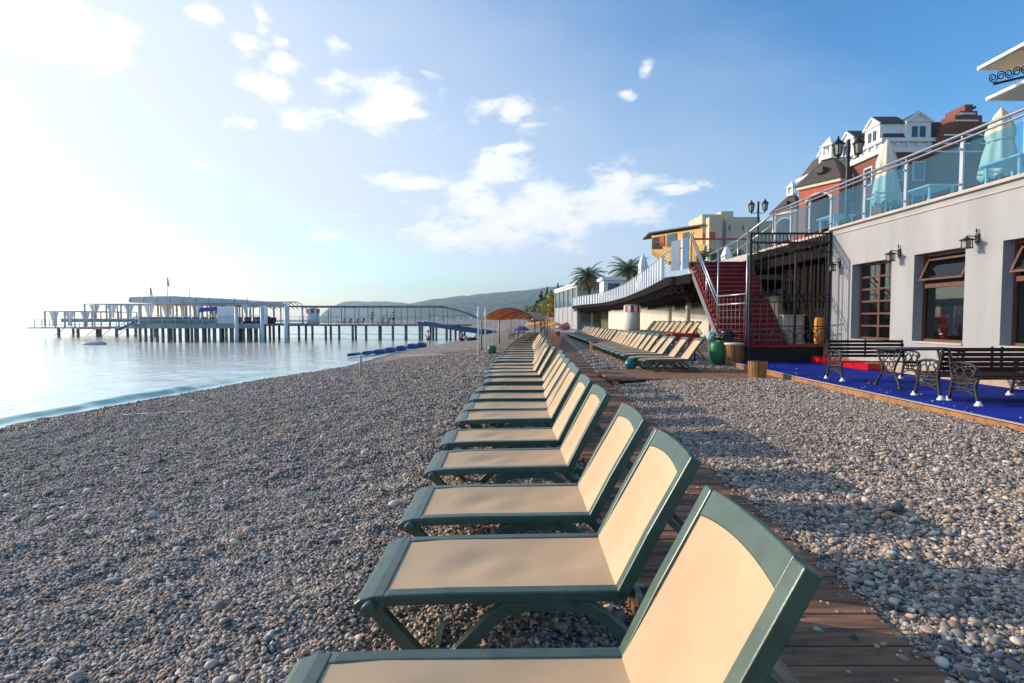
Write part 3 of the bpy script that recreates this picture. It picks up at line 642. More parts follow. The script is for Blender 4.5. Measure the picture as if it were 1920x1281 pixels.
for i, (a, b_, z0, z1) in enumerate(ops):
    if i == 0:
        fr = MB()
        for yy in (a + .05, (a + b_) / 2, b_ - .05): fr.b2(XW, XW + .07, yy - .035, yy + .035, z0, z1)
        for k in range(7): zz = z0 + .04 + k * (z1 - z0 - .08) / 6; fr.b2(XW + .003, XW + .067, a + .1, b_ - .1, zz - .026, zz + .026)
        d = fr.build('door', M['redwood'], bl)
        pn = MB(); pn.b2(XW + .03, XW + .04, a + .1, b_ - .1, z0 + .05, z1 - .05); pn.build('pane', M['pane'], d)
    else:
        fr = MB(); zt = z1 - .78
        fr.b2(XW, XW + .09, a, a + .06, z0, z1); fr.b2(XW, XW + .09, b_ - .06, b_, z0, z1); fr.b2(XW, XW + .09, a + .06, b_ - .06, z1 - .07, z1); fr.b2(XW, XW + .09, a + .06, b_ - .06, z0, z0 + .06)
        fr.b2(XW - .02, XW + .09, a + .06, b_ - .06, zt - .05, zt + .05)
        wn = fr.build('window', M['redwood'], bl)
        pn = MB(); pn.b2(XW + .04, XW + .05, a + .06, b_ - .06, z0 + .06, zt - .05); pn.build('pane', M['pane'], wn)
        # the top light is tilted open: it leans outwards at its lower edge
        tl = MB(); hgt = z1 - .12 - zt - .07; y0_, y1_ = a + .11, b_ - .11; A = R(24); top = Vector((XW + .05, 0, z1 - .12)); ax = Vector((-math.sin(A), 0, -math.cos(A)))
        def P(y_, s_): q = top + ax * s_; return Vector((q.x, y_, q.z))
        for s_ in (.03, hgt - .03): tl.bar(P(y0_, s_), P(y1_, s_), .04, .045)
        for y_ in (y0_ + .03, y1_ - .03): tl.bar(P(y_, .06), P(y_, hgt - .06), .05, .06, up=(0, 1, 0))
        to = tl.build('transom', M['redwood'], wn)
        sl_ = MB(); sl_.b2(XF - .03, XF + .24, a + .002, b_ - .002, z0 - .04, z0 + .004); sl_.build('sill', M['coping'], wn)
        tp = MB(); tp.quad(P(y0_ + .05, .05), P(y1_ - .05, .05), P(y1_ - .05, hgt - .05), P(y0_ + .05, hgt - .05)); tp.prism([P(y0_ + .05, .05), P(y1_ - .05, .05), P(y1_ - .05, hgt - .05), P(y0_ + .05, hgt - .05)], (.006, 0, 0)); tp.build('pane', M['pane'], bl)
# things inside, seen through the panes
mb = MB(); mb.b2(10.40, 10.72, 12.72, 13.05, 1.05, 1.74); tag(mb.build('red_cabinet', M['redpaint'], bevel=.02), 'red upright cabinet behind the restaurant window next to the door', 'cabinet')
def chair(x, y, lb):
    t = thing('dining_chair', lb, 'chair', (x, y, 1.05), 'dining chairs inside the restaurant')
    s = MB(); s.box((x, y, 1.5), (.42, .42, .05)); s.build('seat', M['redpaint'], t)
    b = MB()
    for k in (-.18, 0, .18): b.box((x + .2, y + k, 1.76), (.03, .05, .5))
    b.box((x + .2, y, 2.0), (.035, .42, .07)); b.build('backrest', M['redpaint'], t)
    for a in (-.18, .18):
        for c in (-.18, .18): l = MB(); l.bar((x + a, y + c, 1.05), (x + a, y + c, 1.48), .035); l.build('leg', M['redpaint'], t)
chair(10.85, 12.62, 'red dining chair inside, right of the red cabinet'); chair(11.6, 13.9, 'red dining chair inside, further back behind the window')
def lantern(px, py):
    y = XF * 1000 / (px - 960); p = at(px, py, y); z = p.z
    t = thing('wall_lantern', '', 'wall lantern', (XF, y, z), 'black wall lanterns on the white wall')
    a = MB(); a.box((XF - .02, y, z), (.03, .09, .20)); a.tube([(XF - .03, y, z + .02), (XF - .12, y, z + .05), (XF - .24, y, z + .05)], .012, 6); a.tube([(XF - .03, y, z + .12), (XF - .05, y, z + .17), (XF - .03, y, z + .2)], .016, 6)
    a.build('bracket', M['iron'], t)
    c = MB(); cx = XF - .24; zb = z - .21
    for dx in (-.065, .065):
        for dy in (-.065, .065): c.bar((cx + dx, y + dy, zb), (cx + dx, y + dy, zb + .17), .014)
    c.box((cx, y, zb), (.16, .16, .02)); c.lathe([(.15, 0), (.12, .02), (.03, .06), (.012, .09)], (cx, y, zb + .17), 8); c.build('lamp_cage', M['iron'], t)
    g = MB(); g.box((cx, y, zb + .085), (.10, .10, .14)); g.build('lamp_glass', M['lampglass'], t)
    return t
for (px, py, lb) in ((1572, 495, 'black wall lantern at the corner of the white wall next to the iron gate'), (1683, 474, 'black wall lantern between the door niche and the first window niche'), (1828, 447, 'black wall lantern between the two large window niches')):
    lantern(px, py)['label'] = lb

# ------------------------------------------------------------------ glass balustrade on the terrace edge
def balustrade(name, label, posts, zb, zt, mats, rails=True, n_in=3):
    t = thing(name, label, 'railing', (posts[0][0], posts[0][1], zb))
    for (x, y) in posts:
        p = MB(); p.b2(x - .02, x + .02, y - .045, y + .045, zb, zt + .02)
        for s in (.15, .85):
            p.tube([(x - .03, y, zb + (zt - zb) * s), (x - .07, y, zb + (zt - zb) * s)], .025, 8)
        p.build('post', M['steel'], t)
    for (a, b_) in zip(posts[:-1], posts[1:]):
        A, B = Vector((a[0], a[1], 0)), Vector((b_[0], b_[1], 0)); d = (B - A).normalized()
        p = MB(); q = MB()
        A2 = A + d * .06; B2 = B - d * .06
        nn = d.cross(Vector((0, 0, 1))) * .006
        p.prism([A2 + Vector((0, 0, zb + .06)), B2 + Vector((0, 0, zb + .06)), B2 + Vector((0, 0, zt - .06)), A2 + Vector((0, 0, zt - .06))], nn); p.build('panel', M['bal'], t)
    if rails:
        h = MB(); P = [(a - .02, b_, zt + .16) for a, b_ in posts]; h.tube(P, .038, 8); h.build('handrail', M['steel'], t)
        h = MB(); P = [(a - .05, b_, zt + .03) for a, b_ in posts]; h.tube(P, .026, 8)
        h.build('lower_rail', M['steel'], t)
        for a, b_ in posts:
            h = MB(); h.bar((a, b_, zt), (a - .02, b_, zt + .16), .03); h.build('bracket', M['steel'], t)
    return t
YP = [XF * 1000 / (p - 960) for p in (1914, 1788, 1686, 1611, 1549.5, 1510, 1475.7, 1447)]
pp = [(XF + .06, 7.3), (XF + .06, 8.85)] + [(XF + .06, y) for y in YP]
balustrade('glass_railing', 'blue-tinted glass railing with steel handrails along the restaurant roof terrace', pp, TOP + .05, 5.58, None)
# lower run behind the stair head
pr = [(XF + .12, YP[-1] + .3), (10.1, 24), (10.15, 27.5)]
t = thing('steel_railing', 'bare steel tube railing behind the head of the red staircase', 'railing', (XF + .1, YP[-1], 3.9))
for nm, dz, r in (('handrail', 0, .035), ('lower_rail', -.42, .025)):
    h = MB(); h.tube([(pr[0][0], pr[0][1], 5.72 + dz), (pr[1][0], pr[1][1], 5.15 + dz), (pr[2][0], pr[2][1], 4.95 + dz)], r, 8); h.build(nm, M['steel'], t)
for (x, y), z in zip(pr, (5.7, 5.15, 4.95)): h = MB(); h.tube([(x, y, 3.95), (x, y, z)], .03, 8); h.build('post', M['steel'], t)
# ------------------------------------------------------------------ terrace slab over the recess, gate, stair and carpeted platform
ter = thing('terrace_deck', 'raised terrace slab with a dark underside beyond the white building corner', 'terrace', (XF, YC, 0))
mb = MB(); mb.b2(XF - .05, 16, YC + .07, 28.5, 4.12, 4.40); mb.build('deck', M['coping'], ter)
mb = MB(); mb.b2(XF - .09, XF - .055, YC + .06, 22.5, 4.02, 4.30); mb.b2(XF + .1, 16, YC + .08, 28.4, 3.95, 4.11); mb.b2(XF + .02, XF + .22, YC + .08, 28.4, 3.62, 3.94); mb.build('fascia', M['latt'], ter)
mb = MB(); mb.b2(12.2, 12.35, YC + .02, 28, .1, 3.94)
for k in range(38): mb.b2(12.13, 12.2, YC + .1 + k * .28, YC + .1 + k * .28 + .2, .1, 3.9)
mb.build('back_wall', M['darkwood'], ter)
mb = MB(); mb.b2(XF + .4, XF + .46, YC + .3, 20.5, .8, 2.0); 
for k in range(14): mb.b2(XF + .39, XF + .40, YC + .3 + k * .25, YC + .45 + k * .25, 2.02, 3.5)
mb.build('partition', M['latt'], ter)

GY = YC - .02; GX0, GX1 = xat(1405, GY), XF - .06
gt_ = thing('iron_gate', 'tall black wrought iron gate screen with scrollwork between stair and wall', 'gate', ((GX0 + GX1) / 2, GY, .75))
ztop, z2, z3, z4, z5, z6 = zat(438, GY), zat(455, GY), zat(473, GY), zat(553, GY), zat(612, GY), .80
mb = MB()
for x in (GX0, GX1): mb.bar((x, GY, .12), (x, GY, ztop + .03), .07)
mb.bar((GX0 + 1.42, GY, .8), (GX0 + 1.42, GY, z3), .06)
for z in (ztop, z2): mb.bar((GX0, GY, z), (GX1, GY, z), .045, .06)
for z in (z3, z4, z4 - .22, z5, z6): mb.bar((GX0, GY, z), (GX1, GY, z), .03, .03)
mb.build('gate_frame', M['iron'], gt_)
mb = MB()
for k in range(1, 22):
    x = GX0 + (GX1 - GX0) * k / 22; mb.bar((x, GY, z2), (x, GY, ztop), .022)
    if k % 2: mb.bar((x, GY, z4), (x, GY, z3), .016); mb.bar((x, GY, z6), (x, GY, z4 - .22), .016)
mb.build('bars', M['castiron'], gt_)
def scroll(c, r, s=1, turns=1.6, n=18, ax='x'):
    P = []
    for i in range(n):
        u = i / (n - 1); a = s * turns * 2 * PI * u; q = r * (1 - .75 * u)
        P.append(Vector((c[0] + q * math.cos(a), c[1], c[2] + q * math.sin(a))))
    return P
mb = MB()
for k in range(7):
    x = GX0 + .2 + k * (GX1 - GX0 - .4) / 6
    mb.tube(scroll((x, GY, (z2 + z3) / 2), (z2 - z3) * .46, 1 if k % 2 else -1), .013, 5)
    mb.tube(scroll((x, GY, (z5 + z6) / 2), (z5 - z6) * .45, -1 if k % 2 else 1), .013, 5)
    mb.tube(scroll((x, GY, z4 - .11), .10, -1 if k % 2 else 1), .010, 5)
mb.build('scrollwork', M['castiron'], gt_)

PY = YC - .05 + .35
pf = thing('stage_platform', 'dark low platform topped with red carpet at the foot of the stair', 'platform', (9, PY, .1))
mb = MB(); mb.b2(7.55, 9.97, PY, 18.4, .05, .72); mb.build('base', M['black'], pf)
mb = MB(); mb.b2(7.50, 9.99, PY - .05, 18.45, .724, .755); mb.build('carpet', M['redcarpet'], pf)
st = thing('red_staircase', 'wide staircase in dark red carpet climbing to the promenade', 'stairs', (8.3, 18, .72))
n = 18; Y0, Y1, Z0, Z1 = 17.9, 22.2, .76, 3.98
def stx(u): return (7.12 + .33 * u, 9.22 + .6 * u)
nose = []
for i in range(n):
    u0, u1 = i / n, (i + 1) / n; ya, yb = Y0 + (Y1 - Y0) * u0, Y0 + (Y1 - Y0) * u1 + .02; z = Z0 + (Z1 - Z0) * (i + 1) / n; xl, xr = stx(u0)
    s = MB(); s.b2(xl, xr, ya, yb, z - (Z1 - Z0) / n - .012, z - .03); so_ = s.build('step', M['redcarpet'], st)
    s = MB(); s.b2(xl + .04, xr - .02, ya - .025, ya + .02, z - .028, z + .002); s.b2(xl + .04, xr - .02, ya + .02, yb, z - .026, z - .004); s.build('tread', M['redcarpet'], so_)
    s = MB(); s.b2(xl + .05, xr - .03, ya - .034, ya - .026, z - .030, z + .006); s.build('nosing', M['nosing'], so_)
for k, side in ((0, 'l'), (1, 'r')):
    s = MB(); x0, x1 = stx(0)[k], stx(1)[k]; o = -.05 if k == 0 else .05
    s.prism([(x0 + o, Y0 - .1, Z0 - .05), (x1 + o, Y1 + .05, Z1 - .02), (x1 + o, Y1 + .05, Z1 - .32), (x0 + o, Y0 + .25, Z0 - .05)], (.045 if k else -.045, 0, 0)); s.build('stringer', M['greysteel'], st)
u_b = (18.65 - Y0) / (Y1 - Y0)
def rp(u, h): return Vector((stx(u)[0] + .0, Y0 + (Y1 - Y0) * u, Z0 + (Z1 - Z0) * u + h))
h = MB(); h.tube([rp(1.03, 1.12), rp(u_b, 1.02)], .035, 8); h.build('handrail', M['steel'], st)
h = MB(); h.tube([rp(1.03, .92), rp(u_b, .80)], .026, 8); h.build('lower_rail', M['steel'], st)
A = rp(u_b, 0); B = Vector((GX0 + .03, GY + .3, 0))
for z in (zat(556, 18.6), zat(572, 18.6)): h = MB(); h.tube([(A.x, A.y, z), (B.x, B.y, z + .02)], .032, 8); h.build('side_rail', M['steel'], st)
for (q, z0, z1) in ((A, .76, 4.25), (B, .76, 4.55), (rp(1.03, 0), 3.6, Z1 + 1.16), (rp(.5, 0), rp(.5, 0).z - .1, rp(.5, 1.07).z)):
    h = MB(); h.tube([(q.x, q.y, z0), (q.x, q.y, z1)], .026, 8); h.build('post', M['steel'], st)
h = MB()
for k in range(7):
    q = A.lerp(B, (k + .5) / 7); h.tube([(q.x, q.y, .8), (q.x, q.y, 2.35)], .008, 4)
for k in range(6): z = 1.0 + k * .23; h.tube([(A.x, A.y, z), (B.x, B.y, z)], .008, 4)
for k in range(13): q = rp(u_b + (1 - u_b) * (k + .5) / 13, 0); h.tube([q, q + Vector((0, 0, .82))], .007, 4)
h.build('mesh_infill', M['greysteel'], st)

# red step against the wall, barrels and goods behind the gate
mb = MB(); mb.b2(9.5, 9.96, 14.2, 16.95, .25, .45); tag(mb.build('red_step', M['redpaint'], bevel=.012), 'long glossy red step against the wall under the door niche', 'step')
mb = MB(); mb.lathe([(.14, 0), (.17, .1), (.18, .42), (.17, .78), (.14, .88)], (XF + .22, 17.7, .8), 16); tag(mb.build('orange_barrel', M['orange']), 'orange barrel standing behind the iron gate', 'barrel')
mb = MB(); mb.b2(9.62, 10.36, 18.9, 19.3, .1, 1.74); mb.b2(9.58, 10.39, 18.86, 19.34, 1.742, 1.78); tag(mb.build('cream_cupboard', M['canvas'], bevel=.01), 'low cream cupboard behind the gate bars by the orange barrel', 'cupboard')
mb = MB(); mb.lathe([(.14, 0), (.2, .08), (.22, .3), (.17, .36)], (XF + .62, 17.4, .76), 14); tag(mb.build('teal_bucket', M['teal']), 'dark teal bucket behind the gate at the wall corner', 'bucket')

# ------------------------------------------------------------------ bins by the stair
def slatbin(x, y, z, lb, k=1.):
    t = thing('litter_bin', lb, 'litter bin', (x, y, z), 'round slatted wooden litter bins')
    a = MB(); a.lathe([(.17 * k, .02), (.19 * k, .40 * k), (.19 * k, .44 * k)], (x, y, z), 16); a.build('liner', M['black'], t)
    for i in range(18):
        an = 2 * PI * i / 18; s = MB(); c, s_ = math.cos(an), math.sin(an)
        s.bar((x + .19 * k * c, y + .19 * k * s_, z), (x + .215 * k * c, y + .215 * k * s_, z + .43 * k), .06 * k, .018 * k, up=(c, s_, 0)); s.build('slat', M['orangewood'], t)
    return t
q = Vector((6.14, 13.3, .14)); slatbin(q.x, q.y, q.z, 'round slatted wooden bin standing at the edge of the blue carpet')
slatbin(3.98, 25.8, .12, 'small round slatted bin on pebbles before the second lounger row', .95)
slatbin(4.1, 47.5, .12, 'tiny distant slatted bin on the pebbles near the pink inflatable', 1.)
X, Y_ = 7.15, 17.2
t = thing('waste_barrel', 'round orange wood-slatted barrel bin with a cream rim beside the stair', 'bin', (X, Y_, .14))
a = MB(); a.lathe([(.25, 0), (.285, .35), (.285, .66)], (X, Y_, .14), 20); a.build('drum', M['darkwood'], t)
for i in range(24):
    an = 2 * PI * i / 24; c, s_ = math.cos(an), math.sin(an); s = MB(); s.bar((X + .262 * c, Y_ + .262 * s_, .15), (X + .30 * c, Y_ + .30 * s_, .80), .066, .02, up=(c, s_, 0)); s.build('slat', M['orangewood'], t)
a = MB(); a.lathe([(.29, .655), (.325, .66), (.33, .72), (.27, .735)], (X, Y_, .14), 24); a.build('rim', M['canvas'], t)
mb = MB(); mb.lathe([(.20, 0), (.25, .15), (.27, .4), (.26, .62), (.23, .74), (.2, .75)], (6.72, 17.4, .14), 20); tag(mb.build('green_barrel', M['green']), 'green plastic barrel with a swollen waist left of the orange bin', 'barrel')
def blob(name, mt, c, r, sc3, seed, lb, cat):
    bm = bmesh.new(); bmesh.ops.create_icosphere(bm, subdivisions=4, radius=r); rr = random.Random(seed); ph = [rr.uniform(0, 6) for _ in range(9)]
    for v in bm.verts:
        p = v.co.normalized(); k = 1 + .12 * math.sin(4 * p.x + ph[0]) * math.sin(3 * p.y + ph[1]) + .07 * math.sin(9 * p.z + ph[2] + 5 * p.x) + .04 * math.sin(17 * p.y + ph[3] + 6 * p.z)
        v.co = Vector((p.x * sc3[0], p.y * sc3[1], max(-.75, p.z) * sc3[2])) * r * k
    me_ = bpy.data.meshes.new(name); bm.to_mesh(me_); bm.free(); me_.materials.append(mt)
    for p in me_.polygons: p.use_smooth = True
    o = bpy.data.objects.new(name, me_); COL.objects.link(o); o.location = c; ORG[name] = tuple(c); return tag(o, lb, cat)
blob('rubbish_bag', M['bag'], (6.93, 17.3, 1.08), .27, (1.15, .9, .75), 3, 'full black rubbish bag resting on the green barrel and orange bin', 'bag')
blob('rubbish_bag', M['palebag'], (6.58, 17.6, 1.05), .15, (1, 1, 1.2), 8, 'pale green plastic bag leaning by the green barrel rim', 'bag')
g = ground(1182, 694); mb = MB()
mb.lathe([(.05, 0), (.13, .03), (.172, .11), (.18, .17), (.165, .24), (.12, .30), (.06, .325), (.065, .34), (.02, .345)], (g.x, g.y, g.z + .01), 24); tag(mb.build('round_pot', M['teal']), 'round teal glazed pot alone on the pebbles by the cross walk', 'pot')
g = ground(1091, 641); mb = MB(); mb.lathe([(.10, 0), (.16, .05), (.19, .18), (.15, .3), (.1, .33)], (g.x, g.y, g.z), 14); tag(mb.build('round_pot', M['bluepaint']), 'small dark blue pot on pebbles beside the distant lounger row', 'pot')
t = thing('red_table', 'low table under a bright red cloth behind the second lounger row', 'table', (6.1, 19, .15))
mb = MB(); mb.b2(5.62, 6.55, 18.7, 19.5, 1.08, 1.12); mb.b2(5.60, 6.57, 18.66, 18.69, .86, 1.12); mb.build('tablecloth', M['redpaint'], t, bevel=.01)
for a in (5.7, 6.45):
    for b_ in (18.8, 19.4): l = MB(); l.bar((a, b_, .12), (a, b_, 1.08), .05); l.build('leg', M['darkwood'], t)
mb = MB(); mb.b2(5.68, 6.5, 18.78, 19.42, .50, .54); mb.build('shelf', M['stone'], t)

# ------------------------------------------------------------------ cast-iron benches and table
def iron_end(mb, x, L, side):
    """ornate end frame in the YZ plane: back at +y, front at -y; L = depth"""
    T = lambda y, z: Vector((x, y, z))
    mb.tube([T(.27, .02), T(.25, .06), T(.235, .16), T(.21, .27), T(.19, .36), T(.205, .46), T(.245, .62), T(.275, .76), T(.285, .85), T(.265, .89)], [.034, .03, .024, .026, .028, .026, .024, .022, .024, .018], 6)
    mb.tube([T(-.31, .02), T(-.295, .07), T(-.275, .15), T(-.25, .25), T(-.25, .33), T(-.285, .40), T(-.30, .415)], [.034, .03, .024, .026, .028, .026, .016], 6)
    mb.tube([T(-.285, .40), T(-.1, .405), T(.1, .385), T(.2, .37)], .026, 6)
    mb.tube([T(-.26, .36), T(-.12, .325), T(.06, .315), T(.19, .335)], .018, 6)
    mb.tube([T(-.25, .26), T(-.17, .23), T(-.03, .255), T(.09, .235), T(.21, .25)], .016, 6)
    mb.tube([T(-.27, .14), T(-.16, .20), T(-.03, .215), T(.10, .20), T(.235, .14)], .014, 6)
    mb.tube([T(.235, .64), T(.08, .665), T(-.1, .655), T(-.22, .625), T(-.265, .57), T(-.24, .52), T(-.195, .535), T(-.205, .575)], [.02, .022, .024, .026, .024, .018, .016, .012], 6)
    mb.tube([T(-.23, .41), T(-.20, .47), T(-.24, .53)], .018, 6)
    for (cy, cz, r) in ((-.12, .50, .075), (.06, .50, .085), (-.03, .60, .05), (.14, .575, .05), (-.17, .36, .03), (-.05, .362, .03), (.08, .35, .03), (.17, .47, .045), (-.08, .29, .03), (.07, .28, .03), (0., .43, .035), (.25, .78, .03)):
        mb.tube([T(cy + r * math.cos(a * PI / 5), cz + r * math.sin(a * PI / 5)) for a in range(10)], .011, 5, closed=True)
def make_bench(L):
    t = thing('bench', '', 'bench')
    for x in (0, L):
        e = MB(); iron_end(e, x, .6, 1); eo = e.build('end_frame', M['castiron'], t)
        fo = MB()
        for y in (.275, -.315): fo.lathe([(.062, 0), (.055, .02), (.036, .05), (.03, .075)], (x, y, 0), 8)
        fo.build('foot', M['whitepaint'], eo)  # iron feet whitened: the sunlit sheen is put into their colour
    s = MB()
    for k in range(5): y = -.26 + k * .105; s.box((L / 2, y, .428 - .02 * k * .4), (L + .05, .085, .028))
    s.build('seat', M['darkwood'], t, bevel=.006)
    b = MB()
    for k in range(5):
        z = .53 + k * .082; y = .195 + .09 * (z - .45) / .45; b.box((L / 2, y, z), (L + .05, .025, .062))
    b.box((L / 2, .255, .70), (.04, .02, .42))
    b.build('backrest', M['darkwood'], t, bevel=.006)
    return t
bproto = make_bench(1.72); BT = tree_of(bproto)
bn = [(7.30, 12.05, 0., 'bench across the table, nearest to the iron gate, facing the table'), (7.27 + 1.72, 9.27, PI, 'bench between the iron table and the nearest bench, its back to the latter'), (7.36, 8.68, 0, 'nearest dark slatted bench, running out of the picture at right')]
for i, (x, y, rz, lb) in enumerate(bn):
    o = bproto if i == 0 else copy_tree(BT)
    o.location = (x, y, .252); o.rotation_euler = (0, 0, rz); tag(o, lb, 'bench', 'cast-iron benches on the blue carpet')
tb = thing('iron_table', 'cast-iron table with ornate trestles and thin top between two benches', 'table', (7.55, 10.8, .252))
def tw(x, y, z): return (7.63 + x, 10.78 + y, .252 + z)
mb = MB(); mb.box(tw(.62, 0, .775), (1.45, .66, .035)); mb.build('table_top', M['castiron'], tb, bevel=.008)
for x in (0, 1.25):
    e = MB(); T = lambda y, z: tw(x, y, z)
    for s in (-1, 1):
        e.tube([T(s * .34, .02), T(s * .32, .08), T(s * .24, .2), T(s * .16, .32), T(s * .2, .46), T(s * .29, .6), T(s * .33, .74)], [.034, .028, .022, .022, .024, .024, .022], 6)
        for (cy, cz, r) in ((.1, .62, .07), (.2, .68, .04), (.08, .46, .06), (.07, .33, .04)): e.tube([T(s * cy + r * math.cos(a * PI / 5), cz + r * math.sin(a * PI / 5)) for a in range(10)], .011, 5, closed=True)
    e.tube([T(-.2, .28), T(0, .23), T(.2, .28)], .016, 6); e.tube([T(-.3, .74), T(.3, .74)], .022, 6); e.tube([T(-.25, .55), T(0, .5), T(.25, .55)], .014, 6)
    eo = e.build('trestle', M['castiron'], tb)
    f = MB()
    for s in (-1, 1): f.lathe([(.06, 0), (.05, .02), (.034, .06)], T(s * .345, 0), 8)
    f.build('foot', M['castiron'], eo)

# ------------------------------------------------------------------ upland block, promenade with striped railing, lattice underside, retaining wall
mb = MB(); mb.b2(16.01, 400, 3, 30, -1, 3.4); mb.b2(12.5, 400, 30.01, 220, -1, 3.38); tag(mb.build('upper_ground', M['grass']), kind='structure')
pr_px = [(1272, 463, 517), (1250, 482, 521), (1215, 505, 539), (1183, 531.5, 553), (1161, 544.6, 560.6), (1127.5, 549, 568), (1088, 559, 572)]
ZB, ZT = 3.5, 4.58
pl = []
for px, yt, yb in pr_px:
    d = ray(px, yb); t_ = (ZB - H) / d[2]; pl.append(Vector((d[0] * t_, d[1] * t_, 0)))
pl = [Vector((7.3, 21.6, 0))] + pl + [Vector((8.6, 76, 0))]
def spl(P, n):
    o = []
    for i in range(len(P) - 1):
        p0 = P[max(0, i - 1)]; p1 = P[i]; p2 = P[i + 1]; p3 = P[min(len(P) - 1, i + 2)]
        for k in range(n):
            u = k / n; o.append(.5 * ((2 * p1) + (-p0 + p2) * u + (2 * p0 - 5 * p1 + 4 * p2 - p3) * u * u + (-p0 + 3 * p1 - 3 * p2 + p3) * u ** 3))
    return o + [P[-1]]
cur = spl(pl, 12)
prom = thing('promenade', 'raised promenade deck on a dark lattice underside beyond the red staircase', 'promenade', (8, 30, 3.4))
mb = MB(); poly = [(p.x, p.y) for p in cur] + [(14.5, 76), (14.5, 22.3), (7.5, 22.3)]
poly = poly[2:]
mb.prism([(x, y, 3.28) for x, y in poly], (0, 0, .2)); mb.build('deck', M['coping'], prom)
mb = MB()
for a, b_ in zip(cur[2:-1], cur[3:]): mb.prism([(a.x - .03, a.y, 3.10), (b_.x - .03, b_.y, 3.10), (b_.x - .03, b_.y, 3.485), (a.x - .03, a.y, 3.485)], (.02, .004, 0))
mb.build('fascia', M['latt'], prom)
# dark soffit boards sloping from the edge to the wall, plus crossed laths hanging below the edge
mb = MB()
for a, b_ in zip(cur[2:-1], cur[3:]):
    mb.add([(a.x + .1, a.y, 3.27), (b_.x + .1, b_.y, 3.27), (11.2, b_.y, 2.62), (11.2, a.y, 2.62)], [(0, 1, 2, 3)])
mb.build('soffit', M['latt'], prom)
# walk the edge by arc length
L = [0]
for a, b_ in zip(cur[:-1], cur[1:]): L.append(L[-1] + (b_ - a).length)
def along(s):
    i = max(0, min(len(cur) - 2, int(np.searchsorted(L, s)) - 1)); u = (s - L[i]) / max(1e-6, L[i + 1] - L[i]); d = (cur[i + 1] - cur[i]).normalized(); return cur[i].lerp(cur[i + 1], u), d
mb = MB()
s = 1.0
while s < L[-1] - .6:
    p, d = along(s); q, _ = along(min(L[-1], s + .55)); n_ = Vector((d.y, -d.x, 0))
    for off, zt_, zb_ in ((.12, 3.1, 2.72), (.9, 3.15, 2.52), (1.7, 3.1, 2.38), (2.5, 3.0, 2.25)):
        a = p + n_ * off; b_ = q + n_ * off
        if a.x > 11.1: continue
        mb.bar((a.x, a.y, zt_), (b_.x, b_.y, zb_), .035, .05); mb.bar((a.x, a.y, zb_), (b_.x, b_.y, zt_), .035, .05)
    s += .55
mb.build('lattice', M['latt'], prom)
rl_ = thing('striped_railing', 'blue and white striped panel railing along the curving promenade', 'railing', (8, 30, 3.5))
s = .35; k = 0; ends = L[-1] - .3
mbb, mbw = MB(), MB()
while s < ends:
    wdt = .55 if s > 3.2 else (.26 if k % 2 else .62) if s < 1.6 else .4; a, d = along(s); b_, _ = along(min(L[-1], s + wdt - .02)); n_ = Vector((d.y, -d.x, 0)) * .02
    gap = 1.6 < s < 3.2
    if gap:
        if k % 2 == 0:
            for z in np.linspace(ZB + .1, ZT, 7): mbw.bar((a.x, a.y, z), (b_.x, b_.y, z), .03, .03)
    else:
        sw = (s < 1.6); tgt = mbb if k % 2 else mbw
        z0 = ZB if s > 3.2 else 3.72; z1 = ZT if s > 3.2 else 5.0
        o_ = Vector((d.y, -d.x, 0)) * (-.05 if not k % 2 else 0.); a = a + o_; b_ = b_ + o_
        pm2 = MB(); pm2.prism([a + Vector((0, 0, z0)), b_ + Vector((0, 0, z0)), b_ + Vector((0, 0, z1)), a + Vector((0, 0, z1))], n_)
        if s < 48: pm2.build('panel', M['stripeblue'] if (k % 2) != sw else M['stripewhite'], rl_)
        else: tgt.v, tgt.f, tgt.sm = tgt.v, tgt.f, tgt.sm; tgt.add(pm2.v, pm2.f)
    k += 1; s += wdt
o = mbb.build('far_panels', M['stripeblue'], rl_); o['kind'] = 'stuff'
o = mbw.build('far_panels', M['stripewhite'], rl_); o['kind'] = 'stuff'
mb = MB(); mb.tube([(p.x, p.y, ZT + .06 + (.45 if i < 4 else max(0, .45 - .15 * (i - 4)))) for i, p in enumerate(cur)], .035, 6); mb.build('handrail', M['steel'], rl_)

rw_ = thing('retaining_wall', 'long cream retaining wall under the promenade', 'wall', (11.2, 40, 0))
mb = MB(); mb.b2(11.2, 11.5, 22.5, 62, .0, 2.9)
mb.build('wall', M['wallcream'], rw_)
for y in (37.5, 47): p = MB(); p.b2(11.02, 11.2, y, y + .5, .0, 2.9); p.build('pilaster', M['coping'], rw_)
c = at(1290, 600, 29.5); mb = MB()
mb.lathe([(.13, .1), (.13, 3.0), (.13, 3.05), (.20, 3.07), (.22, 3.15), (.2, 3.2)], (c.x, c.y, 0), 14); tag(mb.build('white_column', M['wallcream']), 'round cream column carrying the promenade, behind the raised loungers', 'column')
c = at(1331, 600, 22.6); mb = MB(); mb.lathe([(.055, .1), (.055, 3.3), (.08, 3.31), (.08, 3.34)], (c.x, c.y, 0), 10); tag(mb.build('steel_post', M['coping']), 'thin pale post under the promenade edge beside the staircase', 'post')

